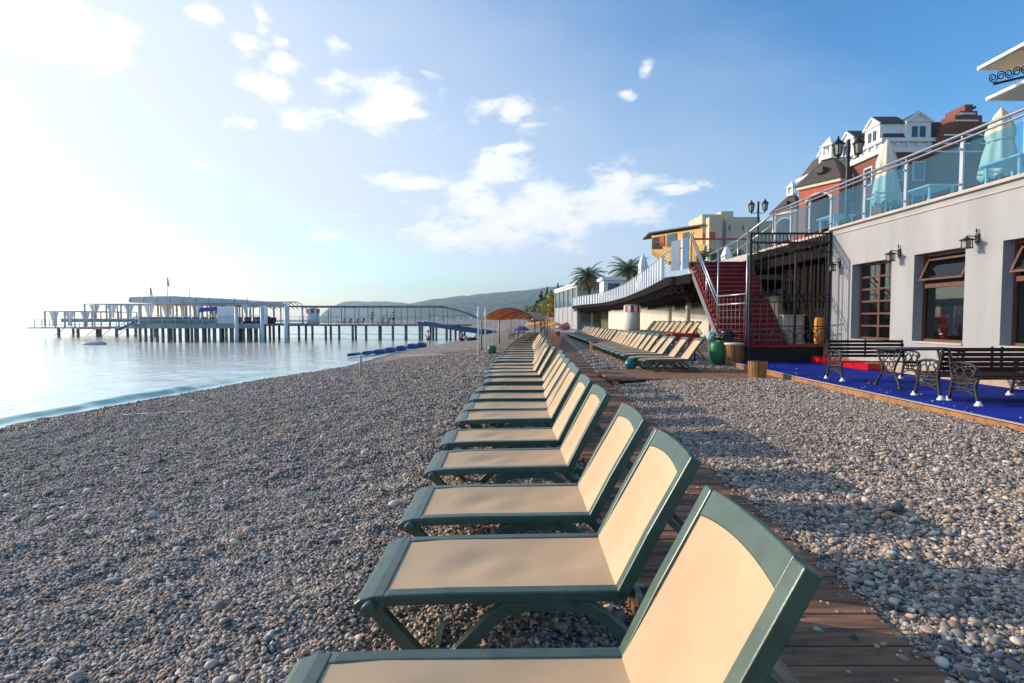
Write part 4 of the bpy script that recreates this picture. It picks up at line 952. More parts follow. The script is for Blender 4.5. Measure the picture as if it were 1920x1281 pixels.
# booth with a red and white striped top
c = at(1185, 600, 34); kb_ = thing('round_booth', 'round white booth with a red and white striped top behind the loungers', 'booth', (c.x, c.y, .3))
mb = MB(); mb.lathe([(.50, 0), (.50, 1.75)], (c.x, c.y, .35), 24); mb.build('body', M['wallcream'], kb_)
for k in range(16):
    a0, a1 = 2 * PI * k / 16, 2 * PI * (k + 1) / 16; mb = MB()
    V = [(c.x + r * math.cos(a), c.y + r * math.sin(a), z) for z, r in ((2.10, .53), (2.48, .53), (2.55, .42)) for a in (a0, a1)]
    mb.add(V, [(0, 1, 3, 2), (2, 3, 5, 4)]); mb.build('awning_stripe', M['redpaint'] if k % 2 else M['whitepaint'], kb_)
mb = MB(); mb.lathe([(.52, 0), (.42, .07), (.05, .1)], (c.x, c.y, 2.49), 16); mb.build('lid', M['greysteel'], kb_)
# ------------------------------------------------------------------ white glazed pavilion and kiosk at the far end of the promenade
def lerp3(a, b_, u): return a + (b_ - a) * u
Yp = 78.
pv = thing('glazed_pavilion', 'white-framed glazed pavilion with a pale sloping roof at the promenade end', 'pavilion', (8, Yp, 0))
xa, xb, xc = 7.6, 9.3, 15.5; ya, yb = 94., 76.
zb_, zt_, zr = 3.55, 6.35, 6.9
mb = MB()
for k in range(6):
    u = k / 5; x, y = xa + (xb - xa) * u, ya + (yb - ya) * u; mb.b2(x - .12, x + .12, y - .12, y + .12, .2, zt_)
for k in range(1, 4): x = xb + (xc - xb) * k / 3; mb.b2(x - .12, x + .12, yb - .12, yb + .12, .2, zt_)
mb.bar((xa, ya, zt_), (xb, yb, zt_), .3, .35); mb.bar((xb, yb, zt_ + .002), (xc, yb, zt_ + .002), .3, .35); mb.build('frame', M['whitepaint'], pv)
mb = MB(); mb.prism([(xa - .3, ya, zt_ + .2), (xb - .3, yb - .3, zt_ + .2), (xc, yb - .3, zt_ + .2), (xc, ya, zt_ + .2)], (0, 0, .25)); mb.build('roof', M['whitecanvas'], pv)
mb = MB(); mb.prism([(xa + .02, ya, zb_), (xb + .02, yb + .15, zb_), (xb + .02, yb + .15, zt_ - .2), (xa + .02, ya, zt_ - .2)], (.05, 0, 0)); mb.build('pane', M['darkglass'], pv)
mb = MB(); mb.b2(xb + .1, xc, yb - .02, yb + .04, 4.6, zt_ - .2); mb.build('pane', M['glasslight'], pv)
mb = MB(); mb.prism([(xa, ya, .2), (xb, yb, .2), (xb, yb, zb_), (xa, ya, zb_)], (.3, 0, 0)); mb.b2(xb + .31, xc, yb + .01, yb + .3, .2, zb_ - .3); mb.build('wall', M['wallwhite'], pv)
mb = MB(); mb.b2(xb + .5, xc - 1, yb - .06, yb + .005, 1.2, 3.0); mb.build('opening', M['greysteel'], pv)
p = at(1132, 520, 62); q = at(1168, 545, 62)
ks = thing('white_kiosk', 'small white flat-roofed kiosk on the promenade before the palms', 'kiosk', (p.x, 62, 3.5))
mb = MB(); mb.b2(p.x, q.x, 62, 65, 3.4, p.z - .35); mb.build('wall', M['whitepaint'], ks)
mb = MB(); mb.b2(p.x - .25, q.x + .3, 61.6, 65.3, p.z - .345, p.z); mb.build('roof', M['whitecanvas'], ks)
mb = MB(); mb.b2(p.x + .5, q.x - .4, 61.95, 61.995, 4.4, p.z - .7); mb.build('window', M['darkglass'], ks)
mb = MB(); mb.b2(q.x + .8, q.x + 6, 66, 67, 3.4, p.z - .2); tag(mb.build('low_wall', M['sand']), 'sand-coloured low wall beneath the right-hand palm', 'wall')

# closed parasols
def closed_parasol(x, y, z0, hh, lb, mt, r=.30):
    t = thing('closed_parasol', lb, 'parasol', (x, y, z0), 'closed parasols on the terraces')
    p = MB(); p.lathe([(.30, 0), (.30, .06), (.06, .08)], (x, y, z0), 14); p.tube([(x, y, z0 + .05), (x, y, z0 + hh)], .028, 8); p.build('pole', M['whitepaint'], t)
    c = MB(); n = 40; prof = [(r * 1.0, .26), (r * 1.02, .30), (r * .92, .40), (r * .80, .52), (r * .66, .62), (r * .60, .66), (r * .72, .70), (r * .70, .76), (r * .50, .86), (r * .30, .94), (r * .10, .99), (.01, 1.0)]
    vs = []; fs = []
    for i, (rr, u) in enumerate(prof):
        for j in range(n):
            a = 2 * PI * j / n; f = 1 + .17 * math.sin(8 * a + .6 * u) * (1 - u * .6) + .05 * math.sin(17 * a + 3 * u); vs.append((x + rr * f * math.cos(a), y + rr * f * math.sin(a), z0 + hh * u + (.05 * math.sin(8 * a + 1) if i == 0 else 0)))
    for i in range(len(prof) - 1):
        for j in range(n): fs.append((i * n + j, i * n + (j + 1) % n, (i + 1) * n + (j + 1) % n, (i + 1) * n + j))
    c.add(vs, fs, True); c.build('canopy', mt, t)
    b = MB(); b.tube([(x + r * .70 * math.cos(a * PI / 8), y + r * .70 * math.sin(a * PI / 8), z0 + hh * .655) for a in range(16)], .022, 5, closed=True); b.build('strap', M['canvas'], t)
q = at(1664, 262, 16.2); closed_parasol(q.x, 16.2, TOP, q.z - TOP, 'closed cream parasol behind the glass railing, left of the stepped gable', M['canvas'], .34)
q = at(1878, 203, 12.9); closed_parasol(q.x, 12.9, TOP, q.z - TOP, 'closed cream parasol behind the glass at the far right under the awnings', M['canvas'], .36)
q = at(1206, 476, 52); closed_parasol(q.x, 52, 3.4, q.z - 3.4, 'closed white parasol on the promenade beside the right-hand palm', M['whitecanvas'], .62)
q = at(1363, 460, 30); closed_parasol(q.x, 30, 3.4, q.z - 3.4, 'closed pale pink parasol behind the stair railing', M['whitecanvas'], .40)
# terrace tables seen through the glass
def cafe_table(x, y, lb):
    t = thing('cafe_table', lb, 'table', (x, y, TOP), 'tables on the restaurant roof terrace')
    a = MB(); a.b2(x - .4, x + .4, y - .5, y + .5, TOP + .70, TOP + .74); a.build('table_top', M['whitecanvas'], t)
    for i in (-.3, .3):
        for j in (-.4, .4): l = MB(); l.bar((x + i, y + j, TOP - .02), (x + i, y + j, TOP + .70), .045); l.build('leg', M['whitepaint'], t)
cafe_table(XF + 1.2, 12.0, 'white table on the roof terrace below the far right closed parasol'); cafe_table(XF + 1.3, 14.6, 'white table on the roof terrace between the two closed parasols')
cafe_table(XF + 1.2, 18.6, 'white table on the roof terrace left of the near lamp post')
# white armchair-like planter figures behind the stair head
for i, (px, lb) in enumerate(((1345, 'white planter box at the stair head, left of the pink parasol'), (1392, 'white planter box at the stair head, right of the pink parasol'))):
    q = at(px, 490, 27); mb = MB(); mb.b2(q.x - .3, q.x + .3, 26.8, 27.2, 3.4, 4.45); mb.b2(q.x - .34, q.x + .34, 26.76, 27.24, 4.45, 4.52); tag(mb.build('planter_box', M['whitecanvas'], bevel=.02), lb, 'planter')

# big square parasols reaching in at the top right
def open_parasol(tip, size, rise, lb, depth_to):
    """tip: the corner nearest the picture; the canopy reaches away along +x"""
    t = thing('open_parasol', lb, 'parasol', (tip.x + size * .5, tip.y - size * .5, TOP), 'open square parasols at the terrace corner')
    cx, cy, z = tip.x + size * .5, tip.y - size * .5, tip.z
    K = [Vector((cx + a * size / 2, cy + b_ * size / 2, z)) for a, b_ in ((-1, 1), (-1, -1), (1, -1), (1, 1))]
    ap = Vector((cx, cy, z + rise)); c = MB()
    n = 6
    for i in range(4):
        a, b_ = K[i], K[(i + 1) % 4]; vs = []; fs = []
        for u in range(n + 1):
            for v in range(n + 1):
                p = a.lerp(b_, v / n).lerp(ap, u / n); sag = .06 * math.sin(PI * v / n) * (1 - u / n); vs.append(p - Vector((0, 0, sag)))
        for u in range(n):
            for v in range(n): fs.append((u * (n + 1) + v, u * (n + 1) + v + 1, (u + 1) * (n + 1) + v + 1, (u + 1) * (n + 1) + v))
        c.add(vs, fs, True)
    c.build('canopy', M['canvas'], t)
    for i in range(4): e = MB(); e.bar(K[i], K[(i + 1) % 4], .05, .07); e.build('valance', M['whitecanvas'], t)
    for i in range(4): e = MB(); e.bar(K[i] - Vector((0, 0, .04)), ap - Vector((0, 0, .10)), .03, .04); e.build('rib', M['whitepaint'], t)
    p = MB(); p.tube([(cx, cy, TOP), (cx, cy, z + rise + .1)], .05, 10); p.build('pole', M['whitepaint'], t)
open_parasol(at(1834, 129, 12.6), 3.4, .75, 'upper open cream parasol entering at the top right corner', 0)
open_parasol(at(1850, 186, 12.9), 3.2, .8, 'lower open cream parasol at the right edge beneath the other', 0)
t = thing('wall_bracket', 'dark scrolled metal bracket between the two open parasols', 'bracket', (11, 12.3, 7))
a = MB(); p0 = at(1863, 158, 12.2); p1 = at(1990, 128, 12.2); a.bar(p0, p1, .04, .05); a.build('arm', M['iron'], t)
a = MB(); q = at(1862, 146, 12.2)
for k in range(5): q2 = at(1862 + k * 15, 146 - k * 4, 12.2); a.tube(scroll((q2.x, q2.y, q2.z), .11, 1 if k % 2 else -1), .013, 5)
a.build('scrollwork', M['iron'], t)
c = at(1928, 180, 12.1); mb = MB(); mb.b2(c.x - .02, c.x + .16, 12.0, 12.16, TOP, 7.4); tag(mb.build('white_post', M['whitepaint']), 'square white post at the right edge under the parasols', 'post')

# double-headed lamp posts
def lamp_post(x, y, z0, ztop, lb, yaw, k=1.):
    t = thing('lamp_post', lb, 'lamp post', (x, y, z0), 'double-headed lamp posts')
    p = MB(); p.lathe([(.11, 0), (.11, .3), (.065, .4), (.055, ztop - z0 - .02), (.06, ztop - z0)], (x, y, z0), 10); p.build('pole', M['iron'], t)
    d = Vector((math.cos(yaw), math.sin(yaw), 0))
    for s in (-1, 1):
        c = Vector((x, y, ztop)) + d * s * .46 * k + Vector((0, 0, -.38 + (.14 if s > 0 else 0)))
        a = MB(); a.tube([Vector((x, y, ztop - .55)), Vector((x, y, ztop - .62)) + d * s * .2, c + Vector((0, 0, -.28)), c + Vector((0, 0, -.2))], .018, 6); a.build('arm', M['iron'], t)
        h = MB()
        h.lathe([(.02, -.30), (.05, -.25), (.03, -.22), (.10, -.19), (.12, -.17)], c, 8)
        for j in range(6): an = 2 * PI * j / 6; h.bar(c + Vector((.11 * math.cos(an), .11 * math.sin(an), -.18)), c + Vector((.155 * math.cos(an), .155 * math.sin(an), .17)), .022)
        h.lathe([(.20, .165), (.17, .20), (.10, .27), (.05, .33), (.03, .36), (.035, .40), (.01, .45)], c, 8); h.build('lantern', M['iron'], t)
        g_ = MB(); g_.lathe([(.095, -.175), (.14, .165)], c, 6, smooth=False); g_.build('lamp_glass', M['lampglass'], t)
q = at(1591, 262, 17.9); lamp_post(q.x, 17.9, TOP - .03, q.z, 'nearer black double-headed lamp post rising over the glass railing', R(20))
q = at(1422, 378, 28.5); lamp_post(q.x, 28.5, 3.4, q.z, 'farther black double-headed lamp post in front of the sand-coloured hotel', R(20))

# ------------------------------------------------------------------ yellow and sand hotel on the hill
Yh = 120.
def A(px, py, Y=Yh): return at(px, py, Y)
ht = thing('hillside_hotel', 'yellow and sand-coloured flat-roofed hotel on the rise beyond the staircase', 'building', (45, Yh, 0))
def pbox(mb, px0, px1, py0, py1, Y, D, zlow=None):
    a, b_ = A(px0, py0, Y), A(px1, py1, Y); mb.b2(a.x, b_.x, Y, Y + D, zlow if zlow is not None else b_.z, a.z); return mb
# sand blocks
mb = MB(); pbox(mb, 1317, 1368, 402, 480, 118, 9, 0); mb.build('wall', M['sand'], ht)
mb = MB(); pbox(mb, 1330, 1353, 407, 480, 115.8, 2.3, 0); mb.build('stair_tower', M['sand'], ht)
mb = MB(); pbox(mb, 1362, 1424, 407, 480, 117, 10, 0); pbox(mb, 1424.2, 1452, 414, 480, 119, 9, 0); mb.build('wall', M['sand'], ht)
mb = MB(); pbox(mb, 1352, 1375, 396, 407, 121, 4); mb.build('roof_block', M['sand'], ht)
for px in (1368, 1393): w_ = MB(); pbox(w_, px - 1.6, px + 1.6, 423, 432, 116.97, .1); w_.build('window', M['darkglass'], ht)
w_ = MB(); pbox(w_, 1330.5, 1341, 435, 449, 115.7, .15); w_.build('balcony', M['orangebrick'], ht)
w_ = MB(); pbox(w_, 1318, 1326, 437, 446, 117.9, .15); w_.build('balcony', M['orangebrick'], ht)
mb = MB(); pbox(mb, 1300, 1400, 446.5, 450, 113, .2); mb.build('red_eave', M['redpaint'], ht)
# yellow wing: turned so that its eave falls away to the left
def YB(px, py): # the wing's facade plane runs back to the left
    k = (px - 960) / F / (CP + (640.5 - py) / F * SP); xA, yA, xB, yB = 33.9, 129.4, 42.1, 118.; t_ = (k * yA - xA) / ((xB - xA) - k * (yB - yA)); return at(px, py, yA + t_ * (yB - yA))
mb = MB()
P = [YB(1222, 437), YB(1317, 425), YB(1317, 480), YB(1222, 478)]; P = [YB(1222, 442), YB(1317, 427), YB(1317, 490), YB(1255, 490), YB(1222, 470)]
mb.prism(P, (2.0, 8, 0)); mb.build('wall', M['yellow'], ht)
mb = MB(); mb.prism([YB(1214, 440) + Vector((-.1, -1.4, 0)), YB(1318, 424) + Vector((0, -1.4, 0)), YB(1318, 424) + Vector((2, 9, 0)), YB(1214, 440) + Vector((1, 9, 0))], (0, 0, .3)); mb.build('roof', M['roof'], ht)
def ypatch(px0, px1, py0, py1, nm, mt, off=-.06):
    w_ = MB(); sl = -.155
    off_ = Vector((-.12, -.09, 0)) * (off / -.06)
    w_.prism([YB(px0, py0 - (px0 - 1222) * .0), YB(px1, py0 + (px1 - px0) * sl), YB(px1, py1 + (px1 - px0) * sl * .6), YB(px0, py1)], off_); return w_.build(nm, mt, ht)
ypatch(1251, 1269, 440, 463, 'window', M['darkglass']); ypatch(1281, 1292, 437, 449, 'window', M['darkglass']); ypatch(1223, 1241, 446, 468, 'loggia', M['darkwood'])
ypatch(1238, 1246, 443, 462, 'loggia_panel', M['orangebrick'], -.09)
w_ = MB()
for k in range(9): q = YB(1220 + k * 2.6, 457); r_ = YB(1220 + k * 2.6, 469); w_.bar(q + Vector((-.2, -1.2, 0)), r_ + Vector((-.2, -1.2, 0)), .06)
w_.bar(YB(1220, 457) + Vector((-.2, -1.2, 0)), YB(1241, 455) + Vector((-.2, -1.2, 0)), .1); w_.build('balcony_railing', M['iron'], ht)
w_ = MB(); w_.prism([YB(1219, 470) + Vector((0, -1.4, 0)), YB(1317, 460) + Vector((0, -1.4, 0)), YB(1317, 490), YB(1258, 490)], (0, .9, 0)); w_.build('balcony_base', M['yellow'], ht)

# ------------------------------------------------------------------ brick and white gabled hotel
bh = thing('gabled_hotel', 'red brick hotel with white cornice, dormers and a stepped gable', 'building', (33, 46, 0))
YF = 45.
c0 = at(1656, 262, YF); xl = c0.x; zc1 = at(1690, 261, YF).z; zc0 = at(1690, 287, YF).z
xr = at(1795, 200, YF).x; YL = 58.
mb = MB(); mb.b2(xl, xr, YF, YL, .3, zc0); mb.build('wall', M['greybrick'], bh)
mb = MB(); mb.b2(xl - .25, xr, YF - .25, YL, zc0 + .003, zc0 + .45); mb.b2(xl - .12, xr, YF - .12, YL, zc0 + .453, zc1 - .3); mb.b2(xl - .4, xr, YF - .4, YL, zc1 - .297, zc1); 
for k in range(7): x = xl + .1 + k * (xr - xl) / 7; mb.b2(x, x + .18, YF - .3, YF - .121, zc0 + .46, zc1 - .3)
for k in range(14): y = YF + .5 + k * .9; mb.b2(xl - .3, xl - .121, y, y + .18, zc0 + .46, zc1 - .3)
mb.build('cornice', M['whitepaint'], bh)
for k in range(5):
    for (zz, hh) in ((zc0 - 2.3, 1.6), (zc0 - 5.2, 1.8), (zc0 - 8.2, 1.8)):
        w_ = MB(); y = YF + 1.2 + k * 2.5; w_.b2(xl - .06, xl + .02, y, y + 1.1, zz, zz + hh); wn = w_.build('window', M['whitepaint'], bh)
        w_ = MB(); w_.b2(xl - .08, xl - .061, y + .1, y + 1.0, zz + .1, zz + hh - .1); w_.build('pane', M['darkglass'], wn)
for k in range(3):
    for (zz, hh) in ((zc0 - 2.3, 1.6), (zc0 - 5.2, 1.8), (zc0 - 8.2, 1.8)):
        w_ = MB(); x = xl + .7 + k * 1.8; w_.b2(x, x + 1.0, YF - .06, YF + .02, zz, zz + hh); wn = w_.build('window', M['whitepaint'], bh)
        w_ = MB(); w_.b2(x + .1, x + .9, YF - .08, YF - .061, zz + .1, zz + hh - .1); w_.build('pane', M['darkglass'], wn)
# mansard roof
zr_ = at(1680, 233, YF + 1.5).z
mb = MB(); b0 = [(xl - .1, YF - .1), (xr, YF - .1), (xr, YL), (xl - .1, YL)]; b1 = [(xl + .9, YF + 1.0), (xr, YF + 1.), (xr, YL - 1), (xl + .9, YL - 1)]
mb.add([(x, y, zc1 + .004) for x, y in b0] + [(x, y, zr_) for x, y in b1], [(0, 1, 5, 4), (1, 2, 6, 5), (2, 3, 7, 6), (3, 0, 4, 7), (4, 5, 6, 7)]); mb.build('roof', M['roof'], bh)
def dormer(c, wd, h1, h2, face):
    """c: centre of the sill line on the facade; face 'y' looks to -Y, 'x' looks to -X"""
    d = MB(); f = (lambda a, o, z: (c.x + a, c.y + o, c.z + z)) if face == 'y' else (lambda a, o, z: (c.x + o, c.y - a, c.z + z))
    hw = wd / 2; prof = [(-hw, 0), (hw, 0), (hw, h1), (0, h2), (-hw, h1)]
    d.prism([f(a, -.12, z) for a, z in prof], Vector(f(0, 2.0, 0)) - Vector(f(0, -.12, 0)))
    for s in (-1, 1): d.bar(f(s * (hw + .14), -.2, h1 - .05), f(0, -.2, h2 + .04), .16, .14)
    d.bar(f(-hw, -.18, h1), f(hw, -.18, h1), .12, .1)
    o = d.build('dormer', M['whitepaint'], bh)
    r_ = MB()
    for s in (-1, 1): r_.prism([f(s * (hw + .15), -.15, h1 - .02), f(0, -.15, h2 + .10), f(0, -.15, h2 + .18), f(s * (hw + .15), -.15, h1 + .06)], Vector(f(0, 2.1, 0)) - Vector(f(0, 0, 0)))
    r_.build('dormer_roof', M['roof'], o)
    for s in (-1, 1):
        g_ = MB(); g_.prism([f(s * wd * .16 - wd * .12, -.14, .12), f(s * wd * .16 + wd * .12, -.14, .12), f(s * wd * .16 + wd * .12, -.14, h1 * .72), f(s * wd * .16 - wd * .12, -.14, h1 * .72)], Vector(f(0, .015, 0)) - Vector(f(0, 0, 0))); g_.build('pane', M['darkglass'], o)
px2m = YF / F
dormer(Vector((at(1720, 260, YF).x, YF, zc1 + .01)), 45 * px2m, 31 * px2m, 46 * px2m, 'y')
for k, y in enumerate((46.2, 49.6, 53.2)): dormer(Vector((xl, y, zc1 + .01)), 1.9, 1.35, 2.1, 'x')
# stepped gable
gx = at(1817, 200, YF - .6).x; s_ = (YF - .6) / F
mb = MB(); zz = [zat(q, YF - .6) for q in (196, 208, 216, 229, 243, 256, 272, 300)]
half = [7.5, 16, 25, 37, 47, 56, 60]
low = .3
for i in range(7):
    z1_ = zz[i]; z0_ = zz[i + 1] if i < 6 else low
    mb.b2(gx - half[i] * s_, gx + half[i] * s_, YF - .6 - .001 * i, YF + 1.4 + .001 * i, z0_, z1_ - (.004 if i else 0))
mb.build('stepped_gable', M['greybrick'], bh)
mb = MB()
for i in (1, 2, 4, 5, 6): mb.b2(gx - half[i] * s_ * .95, gx + half[i] * s_ * .7, YF - .66, YF - .61, zz[i + 1] + .05 if i < 6 else zz[i] - .6, zz[i + 1] + .17 if i < 6 else zz[i] - .48)
mb.build('white_band', M['whitepaint'], bh)
for k in (-1, 1):
    w_ = MB(); x = gx + k * 12 * s_; w_.b2(x - .35, x + .35, YF - .68, YF - .612, zz[6] - .3, zz[5] + .1); w_.build('window', M['darkglass'], bh)
mb = MB(); mb.bar((gx + .3, YF, zz[0] - .3), (gx + 1.05, YF, zz[0] + .02), .12, .2); mb.build('roof_vent', M['iron'], bh)

# two hip-roofed pavilions with cupolas
def gate_pavilion(pl_, pr_, Yl, Yr, lb, zlow):
    L_, Rr = at(pl_[0], pl_[1], Yl), at(pr_[0], pr_[1], Yr); z = (L_.z + Rr.z) / 2
    a = Vector((L_.x, L_.y, 0)); b_ = Vector((Rr.x, Rr.y, 0)); d = (b_ - a); wd = d.length; d.normalize(); n_ = Vector((-d.y, d.x, 0))
    if n_.x < 0: n_ = -n_
    t = thing('hip_roof_pavilion', lb, 'pavilion', tuple((a + b_) / 2 + Vector((0, 0, zlow))), 'hip-roofed brick pavilions with white cupolas')
    T = lambda u, v, zz_: a + d * u + n_ * v + Vector((0, 0, zz_))
    def bx(mb, u0, u1, v0, v1, z0, z1): mb.prism([T(u0, v0, z0), T(u1, v0, z0), T(u1, v1, z0), T(u0, v1, z0)], (0, 0, z1 - z0))
    dp = wd * .8
    mb = MB(); bx(mb, .1, wd * .2, .1, dp, zlow, z - .3); bx(mb, wd * .8, wd - .1, .1, dp, zlow, z - .3)
    # arch: voussoir band from pier to pier
    k = 12; zs = z - wd * .42; R_ = wd * .30
    top = z - .3
    arcp = [(wd / 2 - R_ * math.cos(PI * i / k), zs + R_ * .62 * math.sin(PI * i / k)) for i in range(k + 1)]
    for (u0, z0), (u1, z1) in zip(arcp[:-1], arcp[1:]): mb.prism([T(u0, .1, z0), T(u1, .1, z1), T(u1, .1, top - .002), T(u0, .1, top - .002)], n_ * .3)
    bx(mb, .1, wd - .1, dp - .2, dp - .01, zlow, z - .3)
    mb.build('wall', M['orangebrick'], t)
    mb = MB()
    for (u0, z0), (u1, z1) in zip(arcp[:-1], arcp[1:]): mb.bar(T(u0, .06, z0), T(u1, .06, z1), .12, .14)
    bx(mb, -.1, wd + .1, -.1, dp + .1, z - .295, z - .003); mb.build('trim', M['canvas'], t)
    r_ = MB(); rh = wd * .58; e = .25; m0, m1 = wd * .36, wd * .64
    V = [T(-e, -e, z), T(wd + e, -e, z), T(wd + e, dp + e, z), T(-e, dp + e, z), T(m0, dp * .42, z + rh), T(m1, dp * .42, z + rh), T(m1, dp * .58, z + rh), T(m0, dp * .58, z + rh)]
    r_.add(V, [(0, 1, 5, 4), (1, 2, 6, 5), (2, 3, 7, 6), (3, 0, 4, 7), (4, 5, 6, 7), (3, 2, 1, 0)]); ro_ = r_.build('roof', M['roof'], t)
    dm = MB(); bx(dm, wd * .42, wd * .60, -.02, dp * .3, z + rh * .38, z + rh * .62); dm.build('dormer', M['roof'], ro_)
    c = MB(); q = wd * .13; cx, cy = wd / 2, dp / 2; zb0 = z + rh + .003
    bx(c, cx - q, cx + q, cy - q, cy + q, zb0, zb0 + q * .7)
    for su in (-1, 1):
        for sv in (-1, 1): bx(c, cx + su * q * .72 - q * .2, cx + su * q * .72 + q * .2, cy + sv * q * .72 - q * .2, cy + sv * q * .72 + q * .2, zb0 + q * .7, zb0 + q * 2.3)
    bx(c, cx - q * 1.15, cx + q * 1.15, cy - q * 1.15, cy + q * 1.15, zb0 + q * 2.3, zb0 + q * 2.5)
    ctr = T(cx, cy, zb0 + q * 4.2); B4 = [T(cx + su * q, cy + sv * q, zb0 + q * 2.5) for su, sv in ((-1, -1), (1, -1), (1, 1), (-1, 1))]
    c.add(B4 + [ctr], [(0, 1, 4), (1, 2, 4), (2, 3, 4), (3, 0, 4), (3, 2, 1, 0)])
    c.build('cupola', M['whitepaint'], ro_)
    o = MB(); bx(o, wd * .2, wd * .8, dp * .9, dp * .95, zlow, top - .3); o.build('opening', M['darkwood'], t)
gate_pavilion((1496, 351), (1575, 334), 51.5, 48, 'larger dark-roofed brick pavilion with white cupola left of the near lamp post', .3)
gate_pavilion((1447, 402), (1494, 391), 66, 63, 'smaller dark-roofed brick pavilion with white cupola behind the stair railing', .3)
# ------------------------------------------------------------------ trees
def leaf_crown(name, mt, parent, clumps, n, size, seed, squash=.6):
    """clumps: (centre, (rx, ry, rz)); n small leaf faces spread through them"""
    rr = np.random.default_rng(seed); mb = MB(); per = max(1, n // len(clumps))
    for (c, r) in clumps:
        for _ in range(per):
            d = rr.normal(0, 1, 3); d /= np.linalg.norm(d); q = d * (rr.random() ** .45)
            p = Vector((c[0] + q[0] * r[0], c[1] + q[1] * r[1], c[2] + q[2] * r[2])); s = size * (.6 + .8 * rr.random())
            a = Vector(rr.normal(0, 1, 3)).normalized(); b_ = a.cross(Vector(rr.normal(0, 1, 3))).normalized()
            mb.add([p - a * s, p - b_ * s * squash, p + a * s, p + b_ * s * squash], [(0, 1, 2, 3)])
    return mb.build(name, mt, parent)
def broad_tree(x, y, z0, h, r, mt, lb, seed, group, n=1800, size=.22):
    t = thing('broadleaf_tree', lb, 'tree', (x, y, z0), group); rr = random.Random(seed)
    tr = MB(); tr.tube([(x, y, z0), (x + .1 * r, y, z0 + h * .3), (x, y + .05 * r, z0 + h * .6)], [h * .035, h * .026, h * .012], 7)
    cl = []
    for k in range(11):
        a = rr.uniform(0, 2 * PI); q = r * rr.uniform(.15, .8); zz = z0 + h * rr.uniform(.42, .86); c = (x + q * math.cos(a), y + q * math.sin(a), zz); s = r * rr.uniform(.28, .5)
        cl.append((c, (s, s, s * .75))); tr.tube([(x, y, z0 + h * rr.uniform(.25, .5)), c], [h * .012, h * .004], 5)
    tr.build('trunk', M['trunk'], t); leaf_crown('crown', mt, t, cl, n, size, seed)
def conifer(x, y, z0, h, r, lb, seed, group):
    t = thing('conifer_tree', lb, 'tree', (x, y, z0), group); rr = random.Random(seed)
    tr = MB(); tr.tube([(x, y, z0), (x, y, z0 + h * .9)], [h * .022, h * .006], 6); tr.build('trunk', M['trunk'], t)
    cl = []
    for k in range(16):
        u = k / 15; q = r * (1 - u) ** .8 * rr.uniform(.5, 1.1) * .6; a = rr.uniform(0, 6.28); cl.append(((x + q * math.cos(a), y + q * math.sin(a), z0 + h * (.1 + .88 * u)), (r * (1.02 - u) * .55 + .12, r * (1.02 - u) * .55 + .12, h * .07)))
    leaf_crown('crown', M['pine'], t, cl, 1500, .3, seed)
def palm(px, py_top, py_base, Y, lb, seed, span):
    c = at(px, py_base, Y); top = at(px, py_top, Y).z; z0 = 3.4; t = thing('palm_tree', lb, 'palm tree', (c.x, Y, z0), 'feathery palms above the promenade'); rr = random.Random(seed)
    tr = MB(); P = [(c.x + .1 * math.sin(k), Y, z0 + (c.z - z0) * k / 6) for k in range(7)]; tr.tube(P, [.34, .30, .29, .29, .30, .34, .42], 9); tr.build('trunk', M['trunk'], t)
    g = MB(); dry = MB(); L_ = span
    for k in range(58):
        a = 2.399 * k + rr.uniform(-.2, .2); e = R(84) - (k / 57) ** .8 * R(104) + rr.uniform(-.1, .1); tgt = dry if k > 48 else g
        ln = L_ * rr.uniform(.82, 1.08) * (.70 if k > 48 else 1); n = 12; p = Vector((c.x, Y, c.z)); pts_ = [p.copy()]; ee = e
        for i in range(n):
            ee -= (.115 + .02 * (i / n)) * (.9 if e > .5 else .8); p = p + Vector((math.cos(a) * math.cos(ee), math.sin(a) * math.cos(ee), math.sin(ee))) * ln / n; pts_.append(p.copy())
        tgt.tube(pts_, [.04] + [.022] * (n - 1) + [.008], 4)
        for i in range(1, n + 1):
            d = (pts_[i] - pts_[i - 1]).normalized(); side = d.cross(Vector((0, 0, 1))).normalized(); up = side.cross(d)
            for j in range(3):
                q = pts_[i - 1].lerp(pts_[i], j / 3 + .1); w_ = ln * .24 * math.sin(PI * (.12 + .85 * (i - 1 + j / 3) / n)) 
                for s in (-1, 1):
                    tip = q + side * s * w_ * .75 + d * w_ * .55 - up * w_ * .25 * rr.uniform(.5, 1.6); tgt.add([q - d * .03, q + d * .05, tip], [(0, 1, 2)])
    g.build('fronds', M['palmleaf'], t); dry.build('dry_fronds', M['palmdry'], t)
palm(1103, 487, 520, 74, 'left-hand feathery palm with dry golden lower fronds', 1, 3.1)
palm(1179, 469, 508, 70, 'right-hand feathery palm next to the closed white parasol', 2, 3.3)
for i, (px, pt, pb, Y, w_) in enumerate(((1006, 566, 598, 210, 9), (1015, 549, 598, 215, 10), (1024, 553, 598, 212, 8), (1026, 541, 598, 225, 4.6), (1034, 548, 598, 214, 9), (1046, 535, 598, 205, 4.2))):
    q = at(px, pt, Y); conifer(q.x, Y, .2, q.z, w_ * .5, ['dark conifer at the left end of the clump before the hills', 'tallest broad dark conifer of the clump before the hills', 'dark conifer in the middle of the clump before the hills', 'thin dark cypress spire in the middle of the clump', 'dark conifer at the right end of the clump above the yellow trees', 'slim cypress standing up beside the glazed pavilion'][i], 20 + i, 'dark conifers before the hills')
